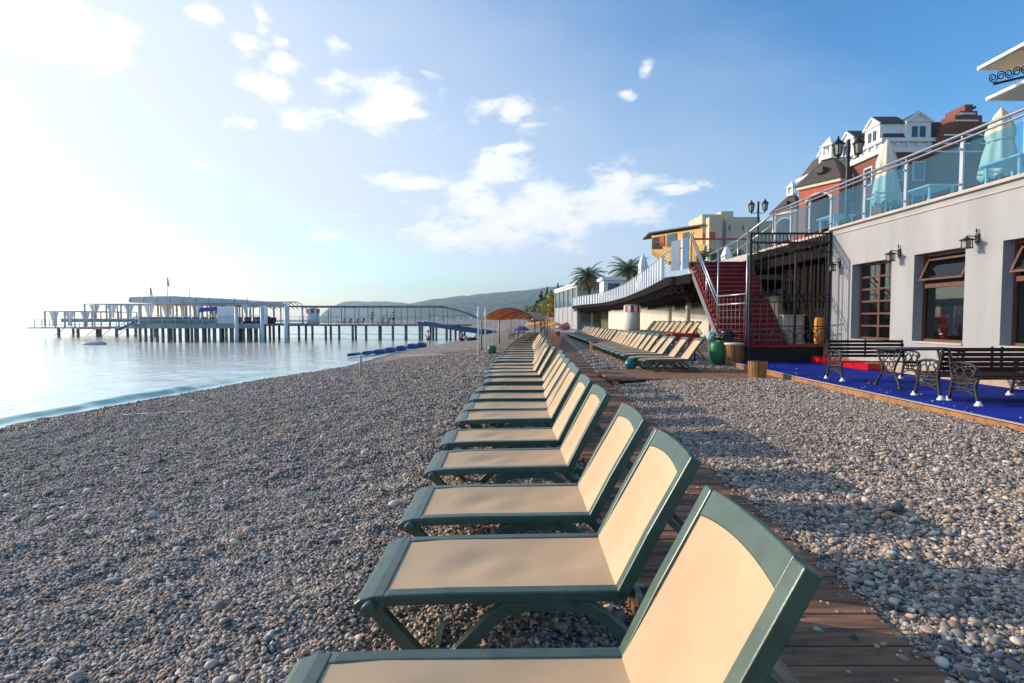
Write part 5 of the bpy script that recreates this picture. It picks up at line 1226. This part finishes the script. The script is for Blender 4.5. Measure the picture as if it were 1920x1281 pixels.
for i, (px, pt, Y, r) in enumerate(((1012, 574, 150, 4.2), (1028, 563, 140, 5.2), (1043, 565, 132, 4.6), (1054, 545, 120, 4.2), (1064, 534, 112, 4.0), (1073, 524, 108, 2.6))):
    q = at(px, pt, Y); broad_tree(q.x, Y, .2, q.z, r, M['yleaf'] if i not in (1,) else M['gleaf'], ['low yellow-green tree at the end of the beach behind the orange parasols', 'rounded green tree right of the low yellow-green one', 'yellow-green tree close to the glazed pavilion base', 'golden tree behind the corner of the glazed pavilion', 'golden-green tree rising over the pavilion roof', 'thin loose tree beside the left-hand palm'][i], 40 + i, 'sunlit trees beyond the pavilion', 1500, .34)
for i, (px, pt, Y, r, zl) in enumerate(((1327, 463, 44, 1.1, 3.4), (1352, 458, 46, 1.5, 3.4), (1376, 460, 45, 1.3, 3.4))):
    q = at(px, pt, Y); broad_tree(q.x, Y, zl, q.z - zl, r, M['gleaf'], ['dark green bush at the foot of the hotel, left of three', 'dark green bush at the foot of the hotel, middle of three', 'dark green bush at the foot of the hotel, right of three'][i], 60 + i, 'bushes below the hotel', 1300, .10)

# ------------------------------------------------------------------ canopy, frame posts, orange parasols and beach goods farther along
for i, (x, y, zt) in enumerate(((-1.35, 21.5, 2.15), (-1.30, 26.2, 2.2), (-1.25, 36., 2.2), (-1.2, 48, 2.2))):
    z0 = gz1(x, y); mb = MB(); mb.lathe([(.036, 0), (.034, zt - z0 - .45), (.036, zt - z0 - .44), (.07, zt - z0 - .40), (.07, zt - z0 - .34), (.03, zt - z0 - .1), (.03, zt - z0 + .02)], (x, y, z0 - .02), 8); tag(mb.build('beach_post', M['whitepaint']), 'pale slim post on the beach beside the lounger row, %s from the viewer' % nth(i + 1), 'post', 'pale posts on the beach')
cn = thing('vaulted_canopy', 'orange-brown vaulted cloth canopy over the far loungers behind the pale posts', 'canopy', (1, 44, 0))
mb = MB(); n = 16; vs = []; fs = []; SEC = [(28., -.20), (36., .55), (44., 1.3), (52., 2.05), (60., 2.8)]
def vz(u): return 1.62 + .62 * math.sin(PI * u) ** .8
for yv, xc_ in SEC:
    for i in range(n + 1): u = i / n; vs.append((xc_ - 1.42 + 2.84 * u, yv, vz(u) + .05 * math.sin(yv)))
for a in range(len(SEC) - 1):
    for i in range(n): fs.append((a * (n + 1) + i, a * (n + 1) + i + 1, (a + 1) * (n + 1) + i + 1, (a + 1) * (n + 1) + i))
mb.add(vs + [(x, y, z - .03) for x, y, z in vs], fs + [tuple(q + len(vs) for q in f[::-1]) for f in fs], True); mb.build('cloth', M['canopy'], cn)
for yv, xc_ in SEC:
    h = MB(); h.tube([(xc_ - 1.42 + 2.84 * i / n, yv - .03, vz(i / n) - .06 + .05 * math.sin(yv)) for i in range(n + 1)], .03, 5); h.build('arch', M['greysteel'], cn)
    for x in (xc_ - 1.40, xc_ + 1.40): l = MB(); l.tube([(x, yv, gz1(x, yv)), (x, yv, vz(0))], .04, 6); l.build('leg', M['greysteel'], cn)
def small_parasol(px, py, Y, rad, mt, lb, i):
    top = at(px, py, Y); z0 = .12; t = thing('beach_parasol', lb, 'parasol', (top.x, Y, z0), 'parasols on the far beach')
    c = MB(); c.lathe([(rad, -.55), (rad * .98, -.42), (rad * .6, -.18), (.04, 0)], top, 10, smooth=False); c.build('canopy', mt, t)
    p = MB(); p.tube([(top.x, Y, z0), (top.x, Y, top.z)], .03, 5); p.build('pole', M['whitepaint'], t)
for i, (px, py, Y) in enumerate(((996, 604, 92), (1005, 603, 88), (1014, 602, 84), (1023, 602, 90), (1032, 603, 86), (1041, 604, 82))):
    small_parasol(px, py, Y, 1.15, M['orange'], 'orange parasol on the far beach, %s of six counted from the left' % nth(i + 1), i)
for i, (px, py, Y) in enumerate(((1010, 595, 120), (1024, 593, 115), (1038, 595, 112))): small_parasol(px, py, Y, 1.7, M['pink'], 'faded pink parasol behind the orange ones, %s from the left' % nth(i + 1), i)
c = at(1060, 612, 48); blob('inflatable', M['pink'], (c.x, 48, c.z - .05), .42, (1.1, .9, .85), 5, 'pink round inflatable beside the far end of the second row', 'inflatable')
small_parasol(977, 611, 62, .95, M['purple'], 'violet parasol standing just right of the canopy posts', 9)
g = ground(922, 664); mb = MB(); mb.lathe([(.13, 0), (.20, .10), (.22, .26), (.19, .36), (.12, .40)], (g.x, g.y, g.z), 14); tag(mb.build('green_tub', M['green']), 'dark green tub on the beach by the pale posts', 'tub')
# folding beach chairs near the canopy
def beach_chair(px, py, lb):
    g = ground(px, py); t = thing('beach_chair', lb, 'chair', (g.x, g.y, g.z), 'dark chairs by the canopy')
    s = MB(); s.box((g.x, g.y, g.z + .38), (.5, .5, .06)); s.build('seat', M['cloth_dark'], t)
    b = MB(); b.bar((g.x + .22, g.y, g.z + .38), (g.x + .32, g.y, g.z + .95), .5, .05, up=(1, 0, .2)); b.build('backrest', M['cloth_dark'], t)
    for i in (-.2, .2):
        for j in (-.2, .2): l = MB(); l.bar((g.x + i, g.y + j, g.z), (g.x + i, g.y + j, g.z + .38), .05); l.build('leg', M['cloth_dark'], t)
beach_chair(959, 637, 'dark upright beach chair left of the far loungers'); beach_chair(966, 634, 'dark beach chair just behind the upright one'); beach_chair(977, 631, 'dark chair under the violet parasol')
# weathered stakes and a cord
for px, py, h_, lb in ((676, 706, .75, 'short weathered stake standing alone on the open beach'),):
    g = ground(px, py); mb = MB(); mb.tube([(g.x, g.y, g.z - .05), (g.x + .02, g.y, g.z + h_)], [.05, .035], 7); tag(mb.build('wooden_stake', M['stone']), lb, 'stake')
P = []
for px, py in ((752, 668), (790, 667.5), (830, 666.8), (870, 666), (900, 665.5), (918, 665)):
    g = ground(px, py); P.append((g.x, g.y, g.z + .05))
mb = MB(); mb.tube(P, .018, 5); tag(mb.build('beach_rope', M['stone']), 'pale rope lying across the pebbles towards the posts', 'rope')
P = []
for px, py in ((232, 779), (290, 776), (350, 773.5), (420, 771), (470, 769), (490, 766)):
    g = ground(px, py); P.append((g.x, g.y, g.z + .02))
mb = MB(); mb.tube(P, .008, 5); tag(mb.build('beach_rope', M['coping']), 'thin pale cord on the pebbles near the breaking wave', 'rope')
# blue float segments drawn up on the shore
A_ = ground(662, 669); B_c = ground(802, 650)
fl = thing('float_line', 'string of blue plastic floats lying along the waterline by the standing person', 'float', tuple((A_ + B_c) / 2))
ps = [(664, 666), (690, 663), (712, 660.5), (732, 657.5), (752, 654.5), (772, 651), (790, 649)]
for i, (px, py) in enumerate(ps):
    d = ray(px, py); t_ = (SEA + .12 - H) / d[2]; c = Vector((d[0] * t_, d[1] * t_, SEA + .18)); dr = Vector((.25, 1, 0)).normalized(); r_ = .12 + .035 * i
    s = MB(); s.tube([c - dr * .95, c - dr * .8, c, c + dr * .8, c + dr * .95], [r_ * .5, r_ * .95, r_ * 1.08, r_ * .95, r_ * .5], 10); s.build('float', M['bluepaint'], fl)
c = atz(177, 646, SEA); mb = MB(); mb.lathe([(.3, -.1), (.95, 0), (1.0, .12), (.7, .3), (.2, .36)], (c.x, c.y, SEA), 16, sx=1.25); tag(mb.build('buoy', M['pierrust']), 'dull red flat buoy floating before the pier', 'buoy')

# ------------------------------------------------------------------ people
def skinned(name, mt, parent, joints, bones, sub=2):
    me = bpy.data.meshes.new(name); keys = list(joints); me.from_pydata([joints[k][:3] for k in keys], [(keys.index(a), keys.index(b_)) for a, b_ in bones], [])
    o = bpy.data.objects.new(name, me); COL.objects.link(o); o.parent = parent; me.materials.append(mt)
    md = o.modifiers.new('skin', 'SKIN'); md.use_smooth_shade = True
    for k, sv in zip(keys, me.skin_vertices[0].data): r = joints[k][3]; sv.radius = (r, r)
    me.skin_vertices[0].data[0].use_root = True
    s = o.modifiers.new('sub', 'SUBSURF'); s.levels = sub; s.render_levels = sub; return o
def person_standing(x, y, z, rz, lb, group=None, shirt=True, hands='hip'):
    t = thing('person', lb, 'person', (x, y, z), group); t.rotation_euler = (0, 0, rz)
    J = dict(pel=(0, 0, .92, .125), bel=(0, .0, 1.06, .115), che=(0, -.01, 1.28, .13), nec=(0, .0, 1.46, .055), hd0=(0, -.02, 1.56, .075), hd1=(0, -.01, 1.68, .085),
             ls=(-.19, 0, 1.40, .055), le=(-.38, .06, 1.18, .042), lw=(-.22, -.08, 1.02, .03), rs=(.19, 0, 1.40, .055), re=(.38, .06, 1.18, .042), rw=(.22, -.08, 1.02, .03),
             lh=(-.10, 0, .86, .095), lk=(-.12, -.02, .49, .06), la=(-.13, .02, .09, .042), lf=(-.14, -.13, .03, .035), rh=(.10, 0, .86, .095), rk=(.13, .0, .49, .06), ra=(.15, .03, .09, .042), rf=(.17, -.12, .03, .035),
             lp=(-.15, -.12, .96, .025), rp=(.15, -.12, .96, .025))
    B = [('pel', 'bel'), ('bel', 'che'), ('che', 'nec'), ('nec', 'hd0'), ('hd0', 'hd1'), ('che', 'ls'), ('ls', 'le'), ('le', 'lw'), ('lw', 'lp'), ('che', 'rs'), ('rs', 're'), ('re', 'rw'), ('rw', 'rp'),
         ('pel', 'lh'), ('lh', 'lk'), ('lk', 'la'), ('la', 'lf'), ('pel', 'rh'), ('rh', 'rk'), ('rk', 'ra'), ('ra', 'rf')]
    skinned('body', M['skin'], t, J, B)
    skinned('shorts', M['cloth_dark'], t, dict(p=(0, 0, .93, .142), l=(-.10, 0, .84, .115), l2=(-.115, -.01, .66, .098), r=(.10, 0, .84, .115), r2=(.12, 0, .66, .098)), [('p', 'l'), ('l', 'l2'), ('p', 'r'), ('r', 'r2')])
    if shirt: skinned('shirt', M['cloth_white'], t, dict(b=(0, 0, 1.02, .135), c=(0, -.01, 1.28, .148), n=(0, 0, 1.42, .085), ls=(-.19, 0, 1.40, .075), le=(-.28, .03, 1.29, .065), rs=(.19, 0, 1.40, .075), re=(.28, .03, 1.29, .065)), [('b', 'c'), ('c', 'n'), ('c', 'ls'), ('ls', 'le'), ('c', 'rs'), ('rs', 're')])
    skinned('hair', M['hair'], t, dict(a=(0, .02, 1.66, .088), b=(0, .015, 1.73, .088), c=(0, .06, 1.60, .06)), [('a', 'b'), ('a', 'c')])
    return t
def person_sitting(x, y, z, rz, lb):
    t = thing('person', lb, 'person', (x, y, z)); t.rotation_euler = (0, 0, rz)
    J = dict(pel=(0, 0, .14, .13), bel=(0, .03, .28, .12), che=(0, .02, .50, .13), nec=(0, .0, .67, .055), hd0=(0, -.03, .77, .075), hd1=(0, -.02, .88, .085),
             ls=(-.19, 0, .61, .055), le=(-.25, -.17, .42, .042), lw=(-.12, -.36, .42, .03), lp=(-.05, -.43, .42, .026), rs=(.19, 0, .61, .055), re=(.25, -.17, .42, .042), rw=(.12, -.36, .42, .03), rp=(.05, -.43, .42, .026),
             lh=(-.11, -.05, .13, .10), lk=(-.15, -.42, .36, .062), la=(-.14, -.62, .07, .042), lf=(-.15, -.78, .035, .034), rh=(.11, -.05, .13, .10), rk=(.15, -.42, .36, .062), ra=(.14, -.62, .07, .042), rf=(.15, -.78, .035, .034))
    B = [('pel', 'bel'), ('bel', 'che'), ('che', 'nec'), ('nec', 'hd0'), ('hd0', 'hd1'), ('che', 'ls'), ('ls', 'le'), ('le', 'lw'), ('lw', 'lp'), ('che', 'rs'), ('rs', 're'), ('re', 'rw'), ('rw', 'rp'),
         ('pel', 'lh'), ('lh', 'lk'), ('lk', 'la'), ('la', 'lf'), ('pel', 'rh'), ('rh', 'rk'), ('rk', 'ra'), ('ra', 'rf')]
    skinned('body', M['skin'], t, J, B)
    skinned('shorts', M['cloth_dark'], t, dict(p=(0, 0, .15, .148), l=(-.11, -.05, .14, .115), l2=(-.135, -.25, .25, .09), r=(.11, -.05, .14, .115), r2=(.135, -.25, .25, .09)), [('p', 'l'), ('l', 'l2'), ('p', 'r'), ('r', 'r2')])
    skinned('towel', M['cloth_orange'], t, dict(b=(0, .04, .30, .135), c=(0, .03, .50, .148), n=(0, .02, .62, .10), l=(-.17, .0, .58, .075), r=(.17, 0, .58, .075)), [('b', 'c'), ('c', 'n'), ('c', 'l'), ('c', 'r')])
    skinned('hair', M['hair'], t, dict(a=(0, .01, .86, .088), b=(0, .0, .93, .085), c=(0, .05, .80, .06)), [('a', 'b'), ('a', 'c')])
    return t
g = ground(803, 651); sc_ = (651 - 619) / F * g.y / 1.78
o = person_standing(g.x, g.y, g.z + .02, R(150), 'person standing at the waterline in white top and dark shorts, hands on hips'); o.scale = (sc_,) * 3
g = ground(866, 640); o = person_sitting(g.x, g.y, g.z - .01, R(75), 'person sitting on the pebbles with an orange towel, facing right'); o.scale = (1.15,) * 3
g = ground(885, 639); blob('beach_bag', M['cloth_dark'], (g.x, g.y, g.z + .12), .33, (1.5, .8, .5), 12, 'dark beach bag beside the sitting person', 'bag')
g = ground(877, 638); blob('towel_heap', M['cloth_white'], (g.x, g.y, g.z + .15), .36, (1.2, .8, .6), 13, 'white towel heap between the sitting person and a dark bag', 'towel')

# ------------------------------------------------------------------ pier
def bx(mb, px0, px1, Y0, Y1, z0, z1): mb.b2(xat(px0, Y0), xat(px1, Y0), Y0, Y1, z0, z1)
pier = thing('bathing_pier', 'long bathing pier on piles with bare pergola frames and a grey roofed deck', 'pier', (-35, 75, SEA))
DK = .92
mb = MB(); mb.b2(-31.5, -6.0, 73.6, 79.5, DK - .22, DK); mb.build('walkway_deck', M['pierwood'], pier)
mb = MB(); mb.b2(xat(255, 69), -31.2, 67.5, 86, DK - .15, DK + .1); mb.build('main_deck', M['pierwood'], pier)
mb = MB(); mb.b2(xat(255, 68), -31.3, 67.35, 67.48, DK - .45, DK + .18); mb.b2(xat(255, 68), -31.3, 67.33, 67.5, DK + .95, DK + 1.02)
mb.build('edge_beam', M['pier'], pier)
mb = MB(); mb.b2(xat(90, 92), xat(262, 90), 88, 101, .10, .30); mb.build('outer_deck', M['pierrust'], pier)
mb = MB(); mb.b2(xat(160, 96), xat(262, 92), 91, 102, 1.55, 1.75); mb.b2(xat(160, 96), xat(262, 92), 90.9, 90.99, 1.2, 1.76); mb.build('upper_deck', M['pier'], pier)
# piles
pls = []
for k in range(14): pls.append((-7.2 - k * 1.86, 73.9, DK - .22)); 
for k in range(7): pls.append((-8.4 - k * 3.7, 79.2, DK - .22))
x0_, x1_ = xat(258, 68), -31.6
for row, Yr in enumerate((67.9, 72, 77)):
    nn = (22, 14, 12)[row]
    for k in range(nn): pls.append((x0_ + (x1_ - x0_) * (k + .5) / nn, Yr, DK - .14))
for k in range(6): pls.append((xat(110, 88.5) + k * 3.2, 88.5, .12))
for k in range(4): pls.append((xat(120, 96) + k * 5, 98, .12))
for (x, y, z) in pls:
    p = MB(); p.tube([(x, y, SEA - 1.2), (x, y, z)], .17 if y < 80 else .22, 8); p.build('pile', M['pilewood'], pier)
# fenders and bracing
mb = MB()
for k in range(13): x = -7.2 - k * 1.86; mb.bar((x, 73.9, SEA + .75), (x - 1.86, 73.9, SEA + .75 + .12), .06)
for k in range(6): x = xat(100, 88) + k * 2.6; mb.bar((x, 88.2, SEA + .1), (x + 1.6, 88.2, .1), .07)
mb.build('bracing', M['pierrust'], pier)
# railings
mb = MB()
for (xa_, xb_, y, z, h_) in ((-31, -13.5, 73.65, DK, 1.05), (-31, -13.5, 79.4, DK, 1.05), (xat(258, 68), -31.3, 67.6, DK + .1, 1.05)):
    for q in (.5, 1.): mb.bar((xa_, y, z + h_ * q), (xb_, y, z + h_ * q), .05)
    for k in range(int((xb_ - xa_) / 1.7) + 1): mb.bar((xa_ + k * 1.7, y, z), (xa_ + k * 1.7, y, z + h_), .05)
mb.build('railing', M['palegrey'], pier)
mb = MB()
xa_, xb_ = xat(84, 90), xat(262, 90)
for z in (.75, 1.2, 1.65): mb.bar((xa_, 88.1, z), (xb_, 88.1, z), .07)
for k in range(14): x = xa_ + (xb_ - xa_) * k / 13; mb.bar((x, 88.1, .3), (x, 88.1, 1.65), .07)
mb.build('outer_railing', M['pierrust'], pier)
# pergola over the walkway
mb = MB()
for y in (74.2, 78.8):
    mb.bar((-31, y, 3.42), (-9.5, y, 3.42), .14, .2)
    for k in range(12): x = -31 + k * 1.95; mb.bar((x, y, DK), (x, y, 3.4), .08)
for k in range(23): x = -31 + k * .97; mb.bar((x, 74.2, 3.46), (x, 78.8, 3.46), .06)
# curved end coming down towards the beach
for y in (74.2, 76.5, 78.8):
    P = [(-11 + 6.4 * u, y, 3.42 - 1.5 * u * u - .25 * u) for u in np.linspace(0, 1, 10)]; mb.tube(P, .09, 5)
for k in range(8): u = k / 7; x = -11 + 6.4 * u; mb.bar((x, 74.2, 3.42 - 1.5 * u * u - .25 * u), (x, 78.8, 3.42 - 1.5 * u * u - .25 * u), .05)
mb.build('pergola', M['piergrey'], pier)
# main deck frames, arch frame, roof
mb = MB()
for (p0, p1, Y_a, Y_b, zb0, zt0, nn) in ((85, 178, 89, 99, .3, 2.95, 6), (160, 262, 91.5, 100, 1.75, 4.25, 6), (262, 350, 80, 88, 1.0, 3.9, 6), (350, 470, 72, 84, 1.0, 3.6, 9)):
    xa_, xb_ = xat(p0, Y_a), xat(p1, Y_a)
    for y in (Y_a, Y_b):
        mb.bar((xa_, y, zt0), (xb_, y, zt0), .14)
        for k in range(nn): x = xa_ + (xb_ - xa_) * k / (nn - 1); mb.bar((x, y, zb0), (x, y, zt0), .14 if k % 2 else .2)
    for k in range(nn): x = xa_ + (xb_ - xa_) * k / (nn - 1); mb.bar((x, Y_a, zt0), (x, Y_b, zt0), .10)
mb.build('deck_frames', M['pierrust'], pier)
# tied-back white drapes on the frames
for (p0, p1, Yd, zb0, zt0, nn) in ((88, 176, 89.2, .5, 2.85, 6), (163, 260, 91.7, 1.9, 4.1, 6), (265, 348, 80.2, 1.1, 3.8, 5), (355, 466, 72.2, 1.1, 3.5, 7)):
    for k in range(nn):
        x = xat(p0 + (p1 - p0) * k / nn, Yd); w_ = (xat(p1, Yd) - xat(p0, Yd)) / nn; d_ = MB(); s1 = 1 if k % 2 else -1; x = x if s1 > 0 else x + w_ * .9
        d_.prism([(x, Yd, zt0), (x + s1 * w_ * .55, Yd, zt0), (x + s1 * w_ * .16, Yd, zb0 + (zt0 - zb0) * .35), (x + s1 * w_ * .2, Yd, zb0), (x, Yd, zb0)], (0, .12, 0)); d_.build('drape', M['whitecanvas'], pier)
# low seats and tables in rows on the main deck
mb = MB()
for k in range(16):
    x = xat(300, 70) + k * 1.15
    if x < -32: mb.b2(x, x + .8, 70.4, 71.6, DK + .35, DK + .45); mb.b2(x + .55, x + .8, 70.4, 71.6, DK + .45, DK + .95); mb.b2(x + .1, x + .2, 70.5, 71.5, DK + .1, DK + .35); mb.b2(x + .6, x + .7, 70.5, 71.5, DK + .1, DK + .35)
mb.build('deck_seats', M['cloth_dark'], pier)
mb = MB(); xa_, xb_ = xat(262, 76), xat(470, 74)
prof = [(xa_, 3.95), (xa_ - .1, 4.4), (xa_ + .5, 4.75), (xa_ + 6, 4.85), (xb_ - 1, 4.35), (xb_, 4.05), (xb_, 3.8)]
mb.prism([(x, 74, z) for x, z in prof], (0, 12, 0))
for k in range(10): u = k / 9; x = xa_ + .2 + (xb_ - xa_ - .6) * u; mb.tube([(x, 73.95, 4.0), (x, 73.95, 4.55 + .25 * (1 - u))], .09, 5)
mb.build('roof', M['palegrey'], pier)
mb = MB()
for k in range(9):
    x = xat(475, 72) + k * .62
    P = [(x + 0 * u, 70 + 8 * u, 3.1 + .95 * math.sin(PI * u)) for u in np.linspace(0, 1, 8)]
    mb.tube(P, .06, 5)
for u in (.1, .5, .9): mb.bar((xat(475, 72), 70 + 8 * u, 3.1 + .95 * math.sin(PI * u)), (xat(475, 72) + 5.2, 70 + 8 * u, 3.1 + .95 * math.sin(PI * u)), .07)
mb.build('arched_frame', M['pierrust'], pier)
for px in (444, 492, 537): p = MB(); c_ = xat(px, 66.6); p.tube([(c_, 66.6, SEA - 1), (c_, 66.6, 3.2)], .22, 10); p.build('mooring_post', M['palegrey'], pier)
for (p0, p1, z0, z1) in ((493, 501, 1.0, 3.4), (533, 541, 1., 3.3), (408, 440, 1.0, 3.3)):
    s = MB(); bx(s, p0, p1, 69, 69.15, z0, z1); s.build('screen', M['whitecanvas'], pier)
mb = MB(); bx(mb, 262, 330, 68.2, 68.35, 1.0, 1.9); bx(mb, 330, 420, 69.2, 69.35, 1.0, 1.75); mb.build('wind_screen', M['pier'], pier)
mb = MB(); mb.prism([(xat(373, 70), 70, 2.55), (xat(404, 70), 70, 2.75), (xat(404, 70), 70, 3.25), (xat(376, 70), 70, 3.15)], (0, 1.6, .1)); mb.build('awning', M['purple'], pier)
mb = MB(); mb.bar((xat(222, 84), 84, -.05), (xat(263, 84), 84, 1.55), .9, .22); mb.bar((xat(222, 84), 83.5, .5), (xat(263, 84), 83.5, 2.1), .06); mb.build('boarding_ramp', M['bluepaint'], pier)
mb = MB(); bx(mb, 150, 205, 87.6, 87.75, .0, .38); mb.build('hull_stripe', M['pink'], pier)
# sloping blue-sided ramp to the beach
rmp = thing('beach_ramp', 'blue-sided ramp leading from the pier down to the beach', 'ramp', (-9, 75, 0))
a, b_ = at(786, 603, 75), at(930, 622, 75)
mb = MB(); mb.prism([(a.x, 73.5, a.z), (b_.x, 73.5, b_.z), (b_.x, 73.5, b_.z - .55), (a.x, 73.5, a.z - .30)], (0, .08, 0)); mb.prism([(a.x, 79.4, a.z), (b_.x, 79.4, b_.z), (b_.x, 79.4, b_.z - .55), (a.x, 79.4, a.z - .30)], (0, .08, 0)); mb.build('side_panel', M['bluepaint'], rmp)
mb = MB(); mb.prism([(a.x, 73.6, a.z - .30), (b_.x, 73.6, b_.z - .50), (b_.x, 73.6, b_.z - .62), (a.x, 73.6, a.z - .45)], (0, 5.8, 0)); mb.build('deck', M['pierwood'], rmp)
mb = MB()
for k in range(8): u = k / 7; p = a.lerp(b_, u); mb.bar((p.x, 73.5, p.z), (p.x, 73.5, p.z + .75), .05); 
mb.bar((a.x, 73.5, a.z + .75), (b_.x, 73.5, b_.z + .75), .05); mb.build('railing', M['palegrey'], rmp)
for k in range(5): u = (k + .3) / 5.5; p = a.lerp(b_, u); l = MB(); l.tube([(p.x, 74, SEA - .8), (p.x, 74, p.z - .4)], .14, 8); l.build('pile', M['pilewood'], rmp)
# kiosk and chairs on the pier, people, flags
c = at(587, 590, 76); pk = thing('pier_kiosk', 'small pale kiosk with a red-striped top on the pier walkway', 'kiosk', (c.x, 76, DK))
mb = MB(); mb.lathe([(.85, 0), (.85, 1.6)], (c.x, 76, DK), 16); mb.build('body', M['whitecanvas'], pk)
for k in range(12):
    a0, a1 = 2 * PI * k / 12, 2 * PI * (k + 1) / 12; mb = MB(); mb.add([(c.x + .92 * math.cos(a_), 76 + .92 * math.sin(a_), z) for z in (DK + 1.61, DK + 2.15) for a_ in (a0, a1)], [(0, 1, 3, 2)]); mb.build('awning_stripe', M['redpaint'] if k % 2 else M['whitepaint'], pk)
mb = MB(); mb.lathe([(.95, 0), (.1, .2)], (c.x, 76, DK + 2.152), 12); mb.build('lid', M['whitecanvas'], pk)
for i, (px, lb) in enumerate(((698, 'dark-clothed person standing on the pier walkway, left of two'), (737, 'dark-clothed person standing on the pier walkway, right of two'))):
    q = at(px, 596, 76); o = person_standing(q.x, 76, DK, R(40 + 100 * i), lb, 'people on the pier walkway', False)
for i, px in enumerate((640, 652, 664, 676, 712, 724)):
    q = at(px, 600, 75); mb = MB(); mb.box((q.x, 75, DK + .32), (.75, .7, .08)); mb.bar((q.x + .35, 75, DK + .32), (q.x + .55, 75, DK + .85), .7, .07, up=(1, 0, .3))
    for s_1 in (-.3, .3):
        for s_2 in (-.25, .25): mb.bar((q.x + s_1, 75 + s_2, DK), (q.x + s_1, 75 + s_2, DK + .32), .05)
    tag(mb.build('deck_chair', M['pink'] if i % 2 == 0 else M['purple']), '%s deck chair on the pier walkway, %s of six from the left' % ('pink' if i % 2 == 0 else 'violet', nth(i + 1)), 'deck chair', 'deck chairs on the pier walkway')
for i, (px, pt, lb) in enumerate(((281, 537, 'left-hand flag on a pole above the grey pier roof'), (313, 519, 'tallest flag on a pole above the grey pier roof'), (355, 543, 'bare short flagpole at the right of the grey pier roof'))):
    q = at(px, pt, 80); t = thing('flagpole', lb, 'flagpole', (q.x, 80, 4.6), 'flagpoles above the pier roof'); p = MB(); p.tube([(q.x, 80, 4.5), (q.x, 80, q.z)], .05, 5); p.build('pole', M['pierrust'], t)
    if i < 2: f = MB(); f.prism([(q.x, 80, q.z - .1), (q.x + .22, 80, q.z - .35), (q.x + .34, 80.1, q.z - 1.6), (q.x + .06, 80, q.z - 1.3)], (0, .03, 0)); f.build('flag', M['pierrust'], t)
blob('planting', M['gleaf'], (xat(496, 73), 73, 1.45), .85, (1.5, 1, .7), 31, 'dark planted mound on the pier under the arched frame', 'plants')

# small houses across the bay
rr = random.Random(77)
for i in range(12):
    px = 806 + i * 7.6 + rr.uniform(-2, 2); Y = 760 + rr.uniform(-40, 40); x = xat(px, Y); w_ = rr.uniform(3.2, 5); h_ = rr.uniform(3.5, 6.5)
    t = thing('village_house', '%s small pale house in the row across the bay, counted from the left' % nth(i + 1), 'house', (x, Y, 0), 'houses across the bay')
    mb = MB(); mb.b2(x - w_ / 2, x + w_ / 2, Y, Y + 6, -1.5, h_); mb.build('wall', M['whitepaint'] if i % 3 else M['sand'], t)
    mb = MB(); mb.prism([(x - w_ / 2 - .4, Y - .4, h_), (x + w_ / 2 + .4, Y - .4, h_), (x, Y - .4, h_ + 1.8)], (0, 6.8, 0)); mb.build('roof', M['redroof'], t)
mb = MB(); mb.b2(xat(730, 790), xat(930, 700), 700, 860, -2, -.6); tag(mb.build('far_shore', M['grass']), kind='structure')

# ------------------------------------------------------------------ haze: the air itself
hz = MB(); hz.b2(-5200, 5200, -400, 5200, -4.0, 330)
ho = hz.build('haze', bpy.data.materials.new('haze_air')); tag(ho, kind='stuff'); Mz = ho.data.materials[0]; Mz.use_nodes = True; t = Mz.node_tree; t.nodes.clear()
o_ = nd(t, 'ShaderNodeOutputMaterial'); pv_ = nd(t, 'ShaderNodeVolumePrincipled'); pv_.inputs['Color'].default_value = (.70, .90, 1, 1); pv_.inputs['Density'].default_value = .00019; pv_.inputs['Anisotropy'].default_value = .5
t.links.new(pv_.outputs[0], o_.inputs['Volume'])
